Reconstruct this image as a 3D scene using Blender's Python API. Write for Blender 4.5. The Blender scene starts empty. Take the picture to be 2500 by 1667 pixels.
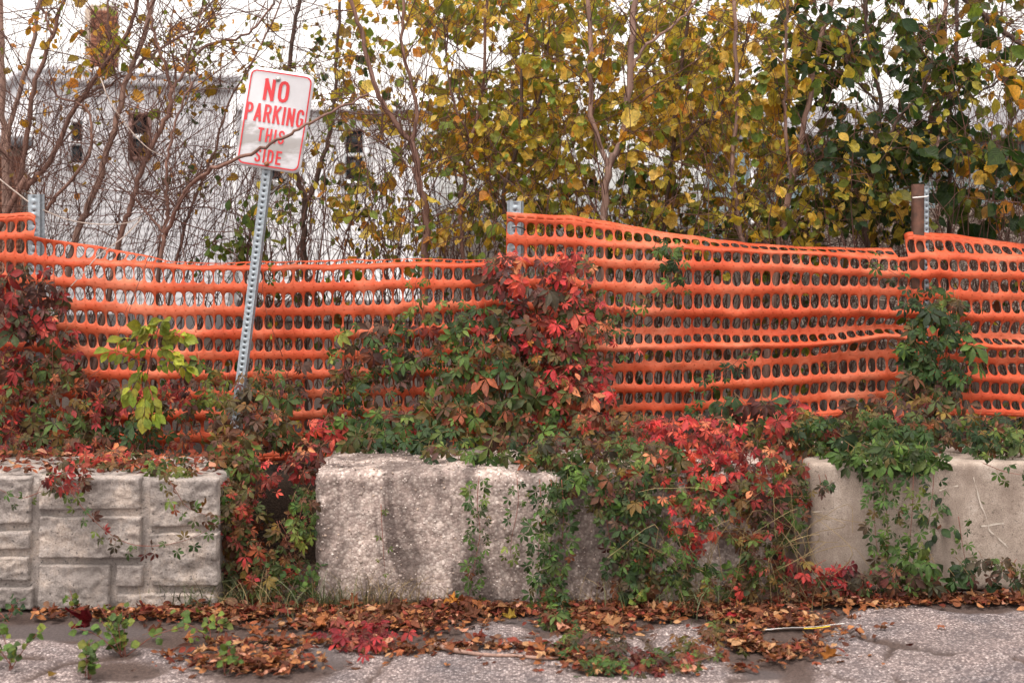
import bpy, math, random
import numpy as np
from mathutils import Vector, Matrix, Euler

random.seed(11)
rng = np.random.default_rng(11)
scene = bpy.context.scene
COL = scene.collection

# ------------------------------------------------------------------ camera, world, sun, exposure
F_PX, CAM_Y, CAM_H, HOR = 3300.0, -5.5, 1.53, 560.0     # focal length in photo pixels, camera place, horizon row
cam_d = bpy.data.cameras.new('camera')
cam = bpy.data.objects.new('camera', cam_d)
COL.objects.link(cam)
cam.location = (0, CAM_Y, CAM_H)
cam.rotation_euler = (math.radians(90), 0, 0)
cam_d.sensor_width = 36.0
cam_d.lens = F_PX / 2500 * 36
cam_d.shift_y = -(833.5 - HOR) / 2500
cam_d.clip_end = 2000
cam_d.dof.use_dof = True
cam_d.dof.focus_distance = 6.1
cam_d.dof.aperture_fstop = 2.5
scene.camera = cam

SUN_EL, SUN_AZ = math.radians(70), math.radians(205)     # azimuth clockwise from +Y: behind the camera, a little left
world = bpy.data.worlds.new('World')
scene.world = world
world.use_nodes = True
wn, wl = world.node_tree.nodes, world.node_tree.links
wn.clear()
w_out = wn.new('ShaderNodeOutputWorld')
w_bg = wn.new('ShaderNodeBackground')
w_sky = wn.new('ShaderNodeTexSky')
w_sky.sky_type = 'NISHITA'
w_sky.sun_disc = False
w_sky.sun_elevation = SUN_EL
w_sky.sun_rotation = SUN_AZ
w_sky.air_density = 1.0
w_sky.dust_density = 3.0
w_sky.ozone_density = 1.0
w_hs = wn.new('ShaderNodeHueSaturation')
w_hs.inputs['Saturation'].default_value = 0.07           # a closed, milky cloud cover
wl.new(w_sky.outputs[0], w_hs.inputs['Color'])
w_wb = wn.new('ShaderNodeMix')                            # warm white balance
w_wb.data_type = 'RGBA'
w_wb.blend_type = 'MULTIPLY'
w_wb.inputs[0].default_value = 1.0
w_wb.inputs[7].default_value = (1.06, 1.0, 0.945, 1)
wl.new(w_hs.outputs[0], w_wb.inputs[6])
wl.new(w_wb.outputs[2], w_bg.inputs['Color'])
w_bg.inputs['Strength'].default_value = 0.15
wl.new(w_bg.outputs[0], w_out.inputs[0])

sun_d = bpy.data.lights.new('sun', 'SUN')
sun_d.energy = 0.9
sun_d.angle = math.radians(28)
sun_d.color = (1.0, 0.93, 0.86)
sun = bpy.data.objects.new('sun', sun_d)
COL.objects.link(sun)
sdir = Vector((math.sin(SUN_AZ) * math.cos(SUN_EL), math.cos(SUN_AZ) * math.cos(SUN_EL), math.sin(SUN_EL)))
sun.rotation_euler = sdir.to_track_quat('Z', 'Y').to_euler()
sun.location = (0, -3, 8)

scene.view_settings.view_transform = 'Standard'
scene.view_settings.look = 'None'
scene.view_settings.exposure = 1.34
scene.view_settings.gamma = 1.0
scene.view_settings.use_curve_mapping = False


# ------------------------------------------------------------------ measuring helpers
def P(px, py, Y):
    """photo pixel + depth -> world point"""
    d = Y - CAM_Y
    return np.array([(px - 1250) * d / F_PX, Y, CAM_H + (HOR - py) * d / F_PX])


def G(px, py, z=0.0):
    """photo pixel on the ground -> world point"""
    d = F_PX * (CAM_H - z) / (py - HOR)
    return np.array([(px - 1250) * d / F_PX, d + CAM_Y, z])


def lin(h):
    """'#rrggbb' -> linear rgb"""
    c = np.array([int(h[i:i + 2], 16) / 255 for i in (1, 3, 5)])
    return np.where(c <= 0.04045, c / 12.92, ((c + 0.055) / 1.055) ** 2.4)


def vnoise(p, seed=0):
    """value noise in [-1,1] at points p (N,3)"""
    p = np.asarray(p, dtype=np.float64)
    i = np.floor(p).astype(np.int64)
    f = p - i
    f = f * f * (3 - 2 * f)

    def h(a, b, c):
        n = (a * 374761393 + b * 668265263 + c * 2147483647 + seed * 1274126177) & 0xffffffff
        n = ((n ^ (n >> 13)) * 1274126177) & 0xffffffff
        n = ((n ^ (n >> 16)) * 2246822519) & 0xffffffff
        return (n & 0xffff) / 32767.5 - 1
    r = 0
    for dx in (0, 1):
        for dy in (0, 1):
            for dz in (0, 1):
                w = (f[:, 0] if dx else 1 - f[:, 0]) * (f[:, 1] if dy else 1 - f[:, 1]) * (f[:, 2] if dz else 1 - f[:, 2])
                r = r + w * h(i[:, 0] + dx, i[:, 1] + dy, i[:, 2] + dz)
    return r


def fbm(p, octaves=4, seed=0):
    r, a, t = 0, 1.0, 0
    p = np.asarray(p, dtype=np.float64)
    for o in range(octaves):
        r = r + a * vnoise(p * 2 ** o + 17.3 * o, seed + o)
        t += a
        a *= 0.5
    return r / t


def unit(v):
    v = np.asarray(v, dtype=float)
    return v / max(1e-9, np.linalg.norm(v))


# ------------------------------------------------------------------ object helpers
def mesh_data(name, V, faces, mat=None, smooth=False, col=None, lc=None):
    me = bpy.data.meshes.new(name)
    V = np.asarray(V, dtype=np.float32)
    if isinstance(faces, np.ndarray):
        k = faces.shape[1]
        m = len(faces)
        me.vertices.add(len(V))
        me.vertices.foreach_set('co', V.ravel())
        me.loops.add(m * k)
        me.loops.foreach_set('vertex_index', faces.astype(np.int32).ravel())
        me.polygons.add(m)
        me.polygons.foreach_set('loop_start', np.arange(0, m * k, k, dtype=np.int32))
        me.polygons.foreach_set('loop_total', np.full(m, k, dtype=np.int32))
    else:
        me.from_pydata([tuple(map(float, v)) for v in V], [], faces)
    if col is not None:
        a = me.color_attributes.new('Col', 'FLOAT_COLOR', 'POINT')
        c = np.ones((len(V), 4), dtype=np.float32)
        c[:, :3] = col
        a.data.foreach_set('color', c.ravel())
    if lc is not None:
        a = me.attributes.new('lc', 'FLOAT_VECTOR', 'POINT')
        a.data.foreach_set('vector', np.asarray(lc, dtype=np.float32).ravel())
    if mat is not None:
        me.materials.append(mat)
    me.update(calc_edges=True)
    me.validate()
    if smooth:
        me.polygons.foreach_set('use_smooth', np.ones(len(me.polygons), dtype=bool))
    return me


def put(name, me, parent=None, loc=None, **tags):
    o = bpy.data.objects.new(name, me)
    COL.objects.link(o)
    if parent is not None:
        o.parent = parent
    if loc is not None:
        o.location = tuple(loc)
    for k, v in tags.items():
        o[k] = v
    return o


def thing(name, label, cat, loc=(0, 0, 0), group=None, rz=0):
    o = bpy.data.objects.new(name, None)
    COL.objects.link(o)
    o.location = tuple(map(float, loc))
    o.rotation_euler = (0, 0, rz)
    o.empty_display_size = 0.1
    o['label'] = label
    o['category'] = cat
    if group:
        o['group'] = group
    return o


class MB:
    """collects triangles"""
    def __init__(self):
        self.v, self.f, self.c, self.l, self.n = [], [], [], [], 0

    def add(self, V, T, col=None, lc=None):
        V = np.asarray(V, dtype=np.float32)
        self.v.append(V)
        self.f.append(np.asarray(T, dtype=np.int64) + self.n)
        self.n += len(V)
        if col is not None:
            self.c.append(np.broadcast_to(np.asarray(col, dtype=np.float32), (len(V), 3)))
        if lc is not None:
            self.l.append(np.asarray(lc, dtype=np.float32))

    def box(self, c, s, R=None):
        c, s = np.array(c, float), np.array(s, float) / 2
        V = np.array([[x, y, z] for x in (-1, 1) for y in (-1, 1) for z in (-1, 1)]) * s
        if R is not None:
            V = V @ np.array(R).T
        q = [(0, 1, 3, 2), (4, 6, 7, 5), (0, 4, 5, 1), (2, 3, 7, 6), (0, 2, 6, 4), (1, 5, 7, 3)]
        T = [t for a, b, c2, d in q for t in ((a, b, c2), (a, c2, d))]
        self.add(V + c, T)

    def build(self, name, mat, parent=None, smooth=False, off=(0, 0, 0), **tags):
        if not self.v:
            return None
        V = np.concatenate(self.v) - np.asarray(off, dtype=np.float32)
        me = mesh_data(name, V, np.concatenate(self.f), mat, smooth,
                       np.concatenate(self.c) if self.c else None, np.concatenate(self.l) if self.l else None)
        return put(name, me, parent, **tags)


def tube(pts, rad, sides=5, cap=True):
    pts = np.asarray(pts, dtype=float)
    n = len(pts)
    rad = np.broadcast_to(np.asarray(rad, dtype=float), (n,))
    tan = np.gradient(pts, axis=0)
    tan /= np.linalg.norm(tan, axis=1, keepdims=True) + 1e-9
    ref = np.array([0, -1.0, 0.13]) if abs(tan[:, 1]).max() < 0.9 else np.array([1.0, 0, 0.1])
    a = np.cross(tan, ref)
    a /= np.linalg.norm(a, axis=1, keepdims=True) + 1e-9
    b = np.cross(tan, a)
    th = np.arange(sides) * 2 * np.pi / sides
    V = (pts[:, None, :] + rad[:, None, None] * (np.cos(th)[None, :, None] * a[:, None, :] + np.sin(th)[None, :, None] * b[:, None, :])).reshape(-1, 3)
    i = np.arange(n - 1)[:, None] * sides
    j = np.arange(sides)[None, :]
    k = (j + 1) % sides
    A, B, C, D = i + j, i + k, i + sides + k, i + sides + j
    T = np.concatenate([np.stack([A, B, C], -1).reshape(-1, 3), np.stack([A, C, D], -1).reshape(-1, 3)])
    if cap:
        e = (n - 1) * sides
        T = np.concatenate([T, [[0, q + 1, q] for q in range(1, sides - 1)], [[e, e + q, e + q + 1] for q in range(1, sides - 1)]])
    return V, T


def smooth_path(pts, n):
    """Catmull-Rom resample"""
    pts = np.asarray(pts, dtype=float)
    if len(pts) == 2:
        return pts[0] + (pts[1] - pts[0]) * np.linspace(0, 1, n)[:, None]
    p = np.vstack([2 * pts[0] - pts[1], pts, 2 * pts[-1] - pts[-2]])
    m = len(pts) - 1
    u = np.linspace(0, m - 1e-6, n)
    i = u.astype(int)
    t = (u - i)[:, None]
    a, b, c, d = p[i], p[i + 1], p[i + 2], p[i + 3]
    return 0.5 * (2 * b + (c - a) * t + (2 * a - 5 * b + 4 * c - d) * t ** 2 + (-a + 3 * b - 3 * c + d) * t ** 3)


# ------------------------------------------------------------------ materials
def new_mat(name):
    m = bpy.data.materials.new(name)
    m.use_nodes = True
    nt = m.node_tree
    nt.nodes.clear()
    o = nt.nodes.new('ShaderNodeOutputMaterial')
    p = nt.nodes.new('ShaderNodeBsdfPrincipled')
    nt.links.new(p.outputs[0], o.inputs[0])
    return m, nt, p, o


def nd(nt, t, **kw):
    n = nt.nodes.new(t)
    for k, v in kw.items():
        if k in n.inputs:
            n.inputs[k].default_value = v
        else:
            setattr(n, k, v)
    return n


def ramp(nt, fac, stops):
    r = nt.nodes.new('ShaderNodeValToRGB')
    e = r.color_ramp.elements
    while len(e) < len(stops):
        e.new(0.5)
    for el, (p, c) in zip(e, stops):
        el.position = p
        el.color = (*c, 1)
    nt.links.new(fac, r.inputs[0])
    return r.outputs[0]


def mix(nt, fac, a, b, mode='MIX'):
    m = nt.nodes.new('ShaderNodeMix')
    m.data_type = 'RGBA'
    m.blend_type = mode
    for s, v in ((m.inputs[0], fac), (m.inputs[6], a), (m.inputs[7], b)):
        if hasattr(v, 'links') or hasattr(v, 'is_linked'):
            nt.links.new(v, s)
        elif isinstance(v, (int, float)):
            s.default_value = v
        else:
            s.default_value = (*v, 1)
    return m.outputs[2]


def noise_tex(nt, scale, detail=4, rough=0.55, coord='Object', vec=None, dist=0.0):
    n = nd(nt, 'ShaderNodeTexNoise', Scale=scale, Detail=detail, Roughness=rough, Distortion=dist)
    if vec is None:
        tc = nt.nodes.new('ShaderNodeTexCoord')
        vec = tc.outputs[coord]
    nt.links.new(vec, n.inputs['Vector'])
    return n.outputs['Fac']


def bump(nt, p, h, strength=0.4, dist=0.01):
    b = nd(nt, 'ShaderNodeBump', Strength=strength, Distance=dist)
    nt.links.new(h, b.inputs['Height'])
    nt.links.new(b.outputs[0], p.inputs['Normal'])


def world_pos(nt):
    return nt.nodes.new('ShaderNodeNewGeometry').outputs['Position']


def scaled(nt, vec, s, off=(0, 0, 0)):
    m = nd(nt, 'ShaderNodeMapping')
    m.inputs['Location'].default_value = off
    m.inputs['Scale'].default_value = s
    nt.links.new(vec, m.inputs['Vector'])
    return m.outputs[0]


def simple_mat(name, c, rough=0.6, metal=0.0, var=0.25, scale=30, bmp=0.15):
    m, nt, p, o = new_mat(name)
    c = np.array(c)
    n = noise_tex(nt, scale, vec=world_pos(nt))
    nt.links.new(ramp(nt, n, [(0.3, c * (1 - var)), (0.7, np.minimum(1, c * (1 + var)))]), p.inputs['Base Color'])
    p.inputs['Roughness'].default_value = rough
    p.inputs['Metallic'].default_value = metal
    if bmp:
        bump(nt, p, n, bmp, 0.004)
    return m


def leaf_mat(name, trans=0.35, rough=0.45, speck=0.35, dry=False, stalk=(0.3, 0.16, 0.08)):
    m, nt, p, o = new_mat(name)
    at = nd(nt, 'ShaderNodeAttribute', attribute_name='Col')
    lc = nd(nt, 'ShaderNodeAttribute', attribute_name='lc')
    sep = nt.nodes.new('ShaderNodeSeparateXYZ')
    nt.links.new(lc.outputs['Vector'], sep.inputs[0])
    pos = world_pos(nt)
    n1 = noise_tex(nt, 55, 3, 0.6, vec=pos)
    blot = ramp(nt, n1, [(0.3, (0.62, 0.62, 0.62)), (0.55, (1, 1, 1)), (0.8, (1.25, 1.2, 1.05))])
    c = mix(nt, 1.0, at.outputs['Color'], blot, 'MULTIPLY')
    lf = nd(nt, 'ShaderNodeMapRange')
    lf.inputs['From Min'].default_value = -1
    lf.inputs['To Min'].default_value = 0.72
    lf.inputs['To Max'].default_value = 1.28
    nt.links.new(sep.outputs[2], lf.inputs['Value'])
    c = mix(nt, 1.0, c, lf.outputs[0], 'MULTIPLY')
    st = nd(nt, 'ShaderNodeMath', operation='GREATER_THAN')
    st.inputs[1].default_value = 2.0
    nt.links.new(sep.outputs[2], st.inputs[0])
    c = mix(nt, st.outputs[0], c, mix(nt, 0.6, c, stalk))
    # midrib and side veins from leaf coordinates
    ab = nd(nt, 'ShaderNodeMath', operation='ABSOLUTE')
    nt.links.new(sep.outputs[1], ab.inputs[0])
    rib = nd(nt, 'ShaderNodeMapRange')
    rib.inputs['From Min'].default_value = 0.03
    rib.inputs['From Max'].default_value = 0.13
    rib.inputs['To Min'].default_value = 0.4
    rib.inputs['To Max'].default_value = 0.0
    nt.links.new(ab.outputs[0], rib.inputs['Value'])
    c = mix(nt, rib.outputs[0], c, mix(nt, 1.0, c, (1.7, 1.6, 1.5), 'MULTIPLY'))
    ma = nd(nt, 'ShaderNodeMath', operation='MULTIPLY_ADD')
    ma.inputs[1].default_value = -0.55
    nt.links.new(ab.outputs[0], ma.inputs[0])
    nt.links.new(sep.outputs[0], ma.inputs[2])
    sn = nd(nt, 'ShaderNodeMath', operation='MULTIPLY')
    sn.inputs[1].default_value = 44.0
    nt.links.new(ma.outputs[0], sn.inputs[0])
    si = nd(nt, 'ShaderNodeMath', operation='SINE')
    nt.links.new(sn.outputs[0], si.inputs[0])
    n2 = noise_tex(nt, 260, 2, 0.5, vec=pos)
    sp = ramp(nt, n2, [(0.62, (0, 0, 0)), (0.68, (speck, speck, speck))])
    c = mix(nt, sp, c, (0.05, 0.03, 0.015))
    nt.links.new(c, p.inputs['Base Color'])
    p.inputs['Roughness'].default_value = rough
    p.inputs['Specular IOR Level'].default_value = 0.35 if not dry else 0.15
    b = nd(nt, 'ShaderNodeBump', Strength=0.35, Distance=0.002)
    nt.links.new(si.outputs[0], b.inputs['Height'])
    nt.links.new(b.outputs[0], p.inputs['Normal'])
    t = nt.nodes.new('ShaderNodeBsdfTranslucent')
    nt.links.new(mix(nt, 1.0, c, (1.25, 1.15, 0.7), 'MULTIPLY'), t.inputs['Color'])
    mx = nt.nodes.new('ShaderNodeMixShader')
    mx.inputs[0].default_value = trans
    nt.links.new(p.outputs[0], mx.inputs[1])
    nt.links.new(t.outputs[0], mx.inputs[2])
    nt.links.new(mx.outputs[0], o.inputs[0])
    return m


M = {}
M['leaf'] = leaf_mat('creeper_leaf', 0.25, 0.5, 0.3)
M['tree_leaf'] = leaf_mat('tree_leaf', 0.5, 0.5, 0.6)
M['dry_leaf'] = leaf_mat('dry_leaf', 0.15, 0.7, 0.35, True)


def make_orange():
    m, nt, p, o = new_mat('orange_plastic')
    pos = world_pos(nt)
    n = noise_tex(nt, 3.2, 6, 0.7, vec=pos)
    n2 = noise_tex(nt, 60, 3, vec=pos)
    c = ramp(nt, n, [(0.34, lin('#b84425')), (0.5, lin('#c85836')), (0.66, lin('#d67b5c'))])
    c = mix(nt, ramp(nt, n2, [(0.55, (0, 0, 0)), (0.8, (0.22, 0.22, 0.22))]), c, lin('#cf7a55'))
    nt.links.new(c, p.inputs['Base Color'])
    gr = noise_tex(nt, 1.0, 6, 0.7, vec=scaled(nt, pos, (7, 7, 30)))
    c = mix(nt, ramp(nt, gr, [(0.48, (0, 0, 0)), (0.72, (0.65,) * 3)]), c, lin('#8f4a30'))
    nt.links.new(c, p.inputs['Base Color'])
    p.inputs['Roughness'].default_value = 0.55
    p.inputs['Specular IOR Level'].default_value = 0.3
    bump(nt, p, noise_tex(nt, 22, 3, vec=pos), 0.18, 0.01)
    t = nt.nodes.new('ShaderNodeBsdfTranslucent')
    t.inputs['Color'].default_value = (*lin('#e2521e'), 1)
    mx = nt.nodes.new('ShaderNodeMixShader')
    mx.inputs[0].default_value = 0.2
    nt.links.new(p.outputs[0], mx.inputs[1])
    nt.links.new(t.outputs[0], mx.inputs[2])
    nt.links.new(mx.outputs[0], o.inputs[0])
    return m


M['orange'] = make_orange()


def make_concrete(name, dark, mid, light, fine=120, stain=None, stain_amt=0.0, bmp=0.5, pit=0.0):
    m, nt, p, o = new_mat(name)
    pos = world_pos(nt)
    n = noise_tex(nt, 8.0, 7, 0.7, vec=pos)
    c = ramp(nt, n, [(0.36, dark), (0.5, mid), (0.64, light)])
    nf = noise_tex(nt, fine, 3, 0.6, vec=pos)
    c = mix(nt, 1.0, c, ramp(nt, nf, [(0.3, (0.66, 0.64, 0.62)), (0.6, (1.08, 1.08, 1.08))]), 'MULTIPLY')
    if pit:
        pv = noise_tex(nt, 75, 1, 0.4, vec=pos)
        c = mix(nt, ramp(nt, pv, [(0.70, (0, 0, 0)), (0.74, (pit, pit, pit))]), c, dark * 0.35)
    if stain is not None:      # rain streaks: stretched downwards
        sv = noise_tex(nt, 1.0, 5, 0.6, vec=scaled(nt, pos, (7.0, 7.0, 1.7)), dist=0.4)
        s = ramp(nt, sv, [(0.50, (0, 0, 0)), (0.64, (stain_amt,) * 3)])
        c = mix(nt, s, c, stain)
    nt.links.new(c, p.inputs['Base Color'])
    p.inputs['Roughness'].default_value = 0.92
    p.inputs['Specular IOR Level'].default_value = 0.2
    bump(nt, p, nf, bmp, 0.006)
    return m


M['stone_block'] = make_concrete('split_face_concrete', lin('#7c7470'), lin('#958c87'), lin('#b2a49a'), 130, lin('#6e6662'), 0.5, 0.6, 0.85)
M['aggregate'] = make_concrete('exposed_aggregate', lin('#94867d'), lin('#b3a79f'), lin('#cdc1b8'), 85, lin('#5c4e49'), 0.85, 0.9)
M['smooth_concrete'] = make_concrete('weathered_smooth_concrete', lin('#8a7c72'), lin('#9d8f84'), lin('#ada096'), 210, lin('#7c6d63'), 0.55, 0.35, 0.6)
M['chalk'] = simple_mat('chalk', lin('#b3a89d'), 0.9, 0, 0.15, 80, 0)


def make_aggregate():
    m, nt, p, o = new_mat('exposed_aggregate')
    pos = world_pos(nt)
    wv = nd(nt, 'ShaderNodeVectorMath', operation='ADD')
    nz = nd(nt, 'ShaderNodeTexNoise', Scale=40.0, Detail=3.0)
    nt.links.new(pos, nz.inputs['Vector'])
    sc = nd(nt, 'ShaderNodeVectorMath', operation='SCALE')
    sc.inputs['Scale'].default_value = 0.012
    nt.links.new(nz.outputs['Color'], sc.inputs[0])
    nt.links.new(pos, wv.inputs[0])
    nt.links.new(sc.outputs[0], wv.inputs[1])
    v = nd(nt, 'ShaderNodeTexVoronoi', Scale=88.0)
    nt.links.new(wv.outputs[0], v.inputs['Vector'])
    s = nt.nodes.new('ShaderNodeSeparateColor')
    nt.links.new(v.outputs['Color'], s.inputs[0])
    c = ramp(nt, s.outputs[0], [(0, lin('#978883')), (0.35, lin('#aa9b96')), (0.75, lin('#b9aca6')), (1, lin('#d2c6c0'))])
    c = mix(nt, ramp(nt, v.outputs['Distance'], [(0.35, (0, 0, 0)), (0.75, (0.45,) * 3)]), c, lin('#6d615a'))
    n = noise_tex(nt, 9, 6, 0.75, vec=pos)
    c = mix(nt, 1.0, c, ramp(nt, n, [(0.35, (0.62, 0.6, 0.59)), (0.6, (1.12, 1.08, 1.04))]), 'MULTIPLY')
    sv = noise_tex(nt, 1.0, 5, 0.65, vec=scaled(nt, pos, (4.4, 4.4, 1.5), (2.6, 0.7, 0.9)), dist=0.6)
    c = mix(nt, ramp(nt, sv, [(0.44, (0, 0, 0)), (0.56, (0.95,) * 3)]), c, mix(nt, 0.24, lin('#3a2f2d'), c))
    nt.links.new(c, p.inputs['Base Color'])
    p.inputs['Roughness'].default_value = 0.92
    p.inputs['Specular IOR Level'].default_value = 0.2
    b = nd(nt, 'ShaderNodeBump', Strength=0.5, Distance=0.004)
    b.invert = True
    nt.links.new(v.outputs['Distance'], b.inputs['Height'])
    nt.links.new(b.outputs[0], p.inputs['Normal'])
    return m


M['aggregate'] = make_aggregate()


def make_pebble():
    m, nt, p, o = new_mat('pebble')
    at = nd(nt, 'ShaderNodeAttribute', attribute_name='Col')
    pos = world_pos(nt)
    n = noise_tex(nt, 90, 3, vec=pos)
    c = mix(nt, 1.0, at.outputs['Color'], ramp(nt, n, [(0.3, (0.75, 0.73, 0.7)), (0.7, (1.1, 1.1, 1.1))]), 'MULTIPLY')
    sv = noise_tex(nt, 1.0, 5, 0.65, vec=scaled(nt, pos, (4.4, 4.4, 1.5), (2.6, 0.7, 0.9)), dist=0.6)
    c = mix(nt, ramp(nt, sv, [(0.46, (0, 0, 0)), (0.60, (0.55,) * 3)]), c, lin('#5c4e49'))
    nt.links.new(c, p.inputs['Base Color'])
    p.inputs['Roughness'].default_value = 0.85
    return m


M['pebble'] = make_pebble()


def make_ground():
    m, nt, p, o = new_mat('asphalt_and_dirt')
    pos = world_pos(nt)
    at = nd(nt, 'ShaderNodeAttribute', attribute_name='Col')     # red: bare dirt, green: dark wet-looking patch, blue: woodland soil
    sep = nt.nodes.new('ShaderNodeSeparateColor')
    nt.links.new(at.outputs['Color'], sep.inputs[0])
    v = nd(nt, 'ShaderNodeTexVoronoi', Scale=120.0)
    nt.links.new(pos, v.inputs['Vector'])
    vsep = nt.nodes.new('ShaderNodeSeparateColor')
    nt.links.new(v.outputs['Color'], vsep.inputs[0])
    stones = ramp(nt, vsep.outputs[0], [(0.0, lin('#4a4242')), (0.25, lin('#6f6464')), (0.6, lin('#948784')), (0.88, lin('#b5a7a3')), (1.0, lin('#d2c7c3'))])
    gap = ramp(nt, v.outputs['Distance'], [(0.25, (0, 0, 0)), (0.62, (0.8,) * 3)])
    asp = mix(nt, gap, stones, lin('#5a504f'))
    big = noise_tex(nt, 2.6, 5, 0.65, vec=pos)
    asp = mix(nt, 1.0, asp, ramp(nt, big, [(0.32, (0.60, 0.62, 0.66)), (0.5, (0.93, 0.91, 0.91)), (0.68, (1.12, 1.06, 1.03))]), 'MULTIPLY')
    n = noise_tex(nt, 95, 6, 0.8, vec=pos)
    dirt = ramp(nt, n, [(0.3, lin('#2a2220')), (0.55, lin('#4b3d38')), (0.8, lin('#76655c'))])
    dark = ramp(nt, n, [(0.3, lin('#3a3434')), (0.7, lin('#5a5150'))])
    soil = ramp(nt, n, [(0.3, lin('#1c1512')), (0.55, lin('#33271f')), (0.8, lin('#594434'))])
    c = mix(nt, sep.outputs[0], asp, dirt)
    c = mix(nt, sep.outputs[1], c, dark)
    c = mix(nt, sep.outputs[2], c, soil)
    nt.links.new(c, p.inputs['Base Color'])
    p.inputs['Roughness'].default_value = 0.9
    p.inputs['Specular IOR Level'].default_value = 0.25
    h = mix(nt, sep.outputs[0], v.outputs['Distance'], n)
    b = nd(nt, 'ShaderNodeBump', Strength=0.55, Distance=0.004)
    b.invert = True
    nt.links.new(h, b.inputs['Height'])
    nt.links.new(b.outputs[0], p.inputs['Normal'])
    return m


M['ground'] = make_ground()


def make_bark(name, dark, light):
    m, nt, p, o = new_mat(name)
    pos = world_pos(nt)
    n = noise_tex(nt, 1.0, 5, 0.65, vec=scaled(nt, pos, (60, 60, 9)))
    n2 = noise_tex(nt, 5, 3, vec=pos)
    c = ramp(nt, n, [(0.25, dark), (0.75, light)])
    c = mix(nt, 1.0, c, ramp(nt, n2, [(0.3, (0.75, 0.72, 0.72)), (0.7, (1.2, 1.12, 1.05))]), 'MULTIPLY')
    nt.links.new(c, p.inputs['Base Color'])
    p.inputs['Roughness'].default_value = 0.8
    bump(nt, p, n, 0.4, 0.006)
    return m


M['bark'] = make_bark('smooth_brown_bark', lin('#503830'), lin('#86665a'))
M['bark_dark'] = make_bark('dark_bark', lin('#30241f'), lin('#574339'))
M['bark_pale'] = make_bark('pale_bark', lin('#644e46'), lin('#9c8074'))
M['twig'] = make_bark('reddish_twig', lin('#3c2620'), lin('#6a483c'))
M['vine_stem'] = make_bark('vine_stem', lin('#5a2f26'), lin('#8a5040'))
M['grey_vine'] = make_bark('grey_dry_vine', lin('#8b7f78'), lin('#bdb2aa'))
M['straw'] = simple_mat('dry_straw', lin('#84704c'), 0.8, 0, 0.3, 20, 0)
M['grass'] = simple_mat('grass_blade', lin('#4a5230'), 0.6, 0, 0.4, 12, 0)


def make_galv():
    m, nt, p, o = new_mat('galvanised_steel')
    pos = world_pos(nt)
    v = nd(nt, 'ShaderNodeTexVoronoi', Scale=130.0)
    nt.links.new(pos, v.inputs['Vector'])
    s = nt.nodes.new('ShaderNodeSeparateColor')
    nt.links.new(v.outputs['Color'], s.inputs[0])
    c = ramp(nt, s.outputs[0], [(0, lin('#868f97')), (1, lin('#a3adb5'))])
    n = noise_tex(nt, 14, 5, 0.65, vec=pos)
    c = mix(nt, ramp(nt, n, [(0.55, (0, 0, 0)), (0.75, (0.5,) * 3)]), c, lin('#7d7f80'))
    nt.links.new(c, p.inputs['Base Color'])
    p.inputs['Metallic'].default_value = 0.35
    p.inputs['Roughness'].default_value = 0.5
    return m


M['galv'] = make_galv()
M['rust'] = simple_mat('rusty_brown_steel', lin('#4a2e22'), 0.85, 0.1, 0.45, 35, 0.4)
M['rust_bolt'] = simple_mat('rusty_bolt', lin('#8a5a40'), 0.7, 0.4, 0.3, 120, 0.2)
M['bolt'] = simple_mat('zinc_bolt', lin('#a5a3a0'), 0.4, 0.7, 0.2, 90, 0.2)
M['black_plastic'] = simple_mat('black_plastic', lin('#1c1a1a'), 0.5, 0, 0.2, 40, 0)
M['white_plastic'] = simple_mat('white_plastic', lin('#e6e3e0'), 0.45, 0, 0.06, 40, 0)
M['yellow_plastic'] = simple_mat('yellow_print', lin('#e2c22c'), 0.5, 0, 0.1, 40, 0)


def make_sign_white():
    m, nt, p, o = new_mat('sign_sheeting')
    pos = world_pos(nt)
    n = noise_tex(nt, 9, 5, 0.6, vec=pos)
    c = ramp(nt, n, [(0.35, lin('#bfbec2')), (0.65, lin('#cccbd0'))])
    n2 = noise_tex(nt, 1.0, 4, 0.6, vec=scaled(nt, pos, (6, 6, 22)))
    c = mix(nt, ramp(nt, n2, [(0.6, (0, 0, 0)), (0.78, (0.35,) * 3)]), c, lin('#b3a89e'))
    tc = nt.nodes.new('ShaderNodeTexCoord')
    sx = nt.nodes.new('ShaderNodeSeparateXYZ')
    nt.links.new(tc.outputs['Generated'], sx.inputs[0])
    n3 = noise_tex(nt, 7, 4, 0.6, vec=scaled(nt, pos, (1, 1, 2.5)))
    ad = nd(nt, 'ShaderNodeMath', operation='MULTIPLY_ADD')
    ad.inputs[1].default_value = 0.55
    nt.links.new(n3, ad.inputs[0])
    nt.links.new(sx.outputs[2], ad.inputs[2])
    painted_reflection = ramp(nt, ad.outputs[0], [(0.38, (0.1,) * 3), (0.50, (0.75,) * 3), (0.66, (0.65,) * 3), (0.72, (0.0,) * 3)])  # grey band painted in for the reflection on the plate's lower half
    c = mix(nt, painted_reflection, c, lin('#847e79'))
    nt.links.new(c, p.inputs['Base Color'])
    p.inputs['Roughness'].default_value = 0.3
    p.inputs['Coat Weight'].default_value = 0.3
    return m


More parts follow.
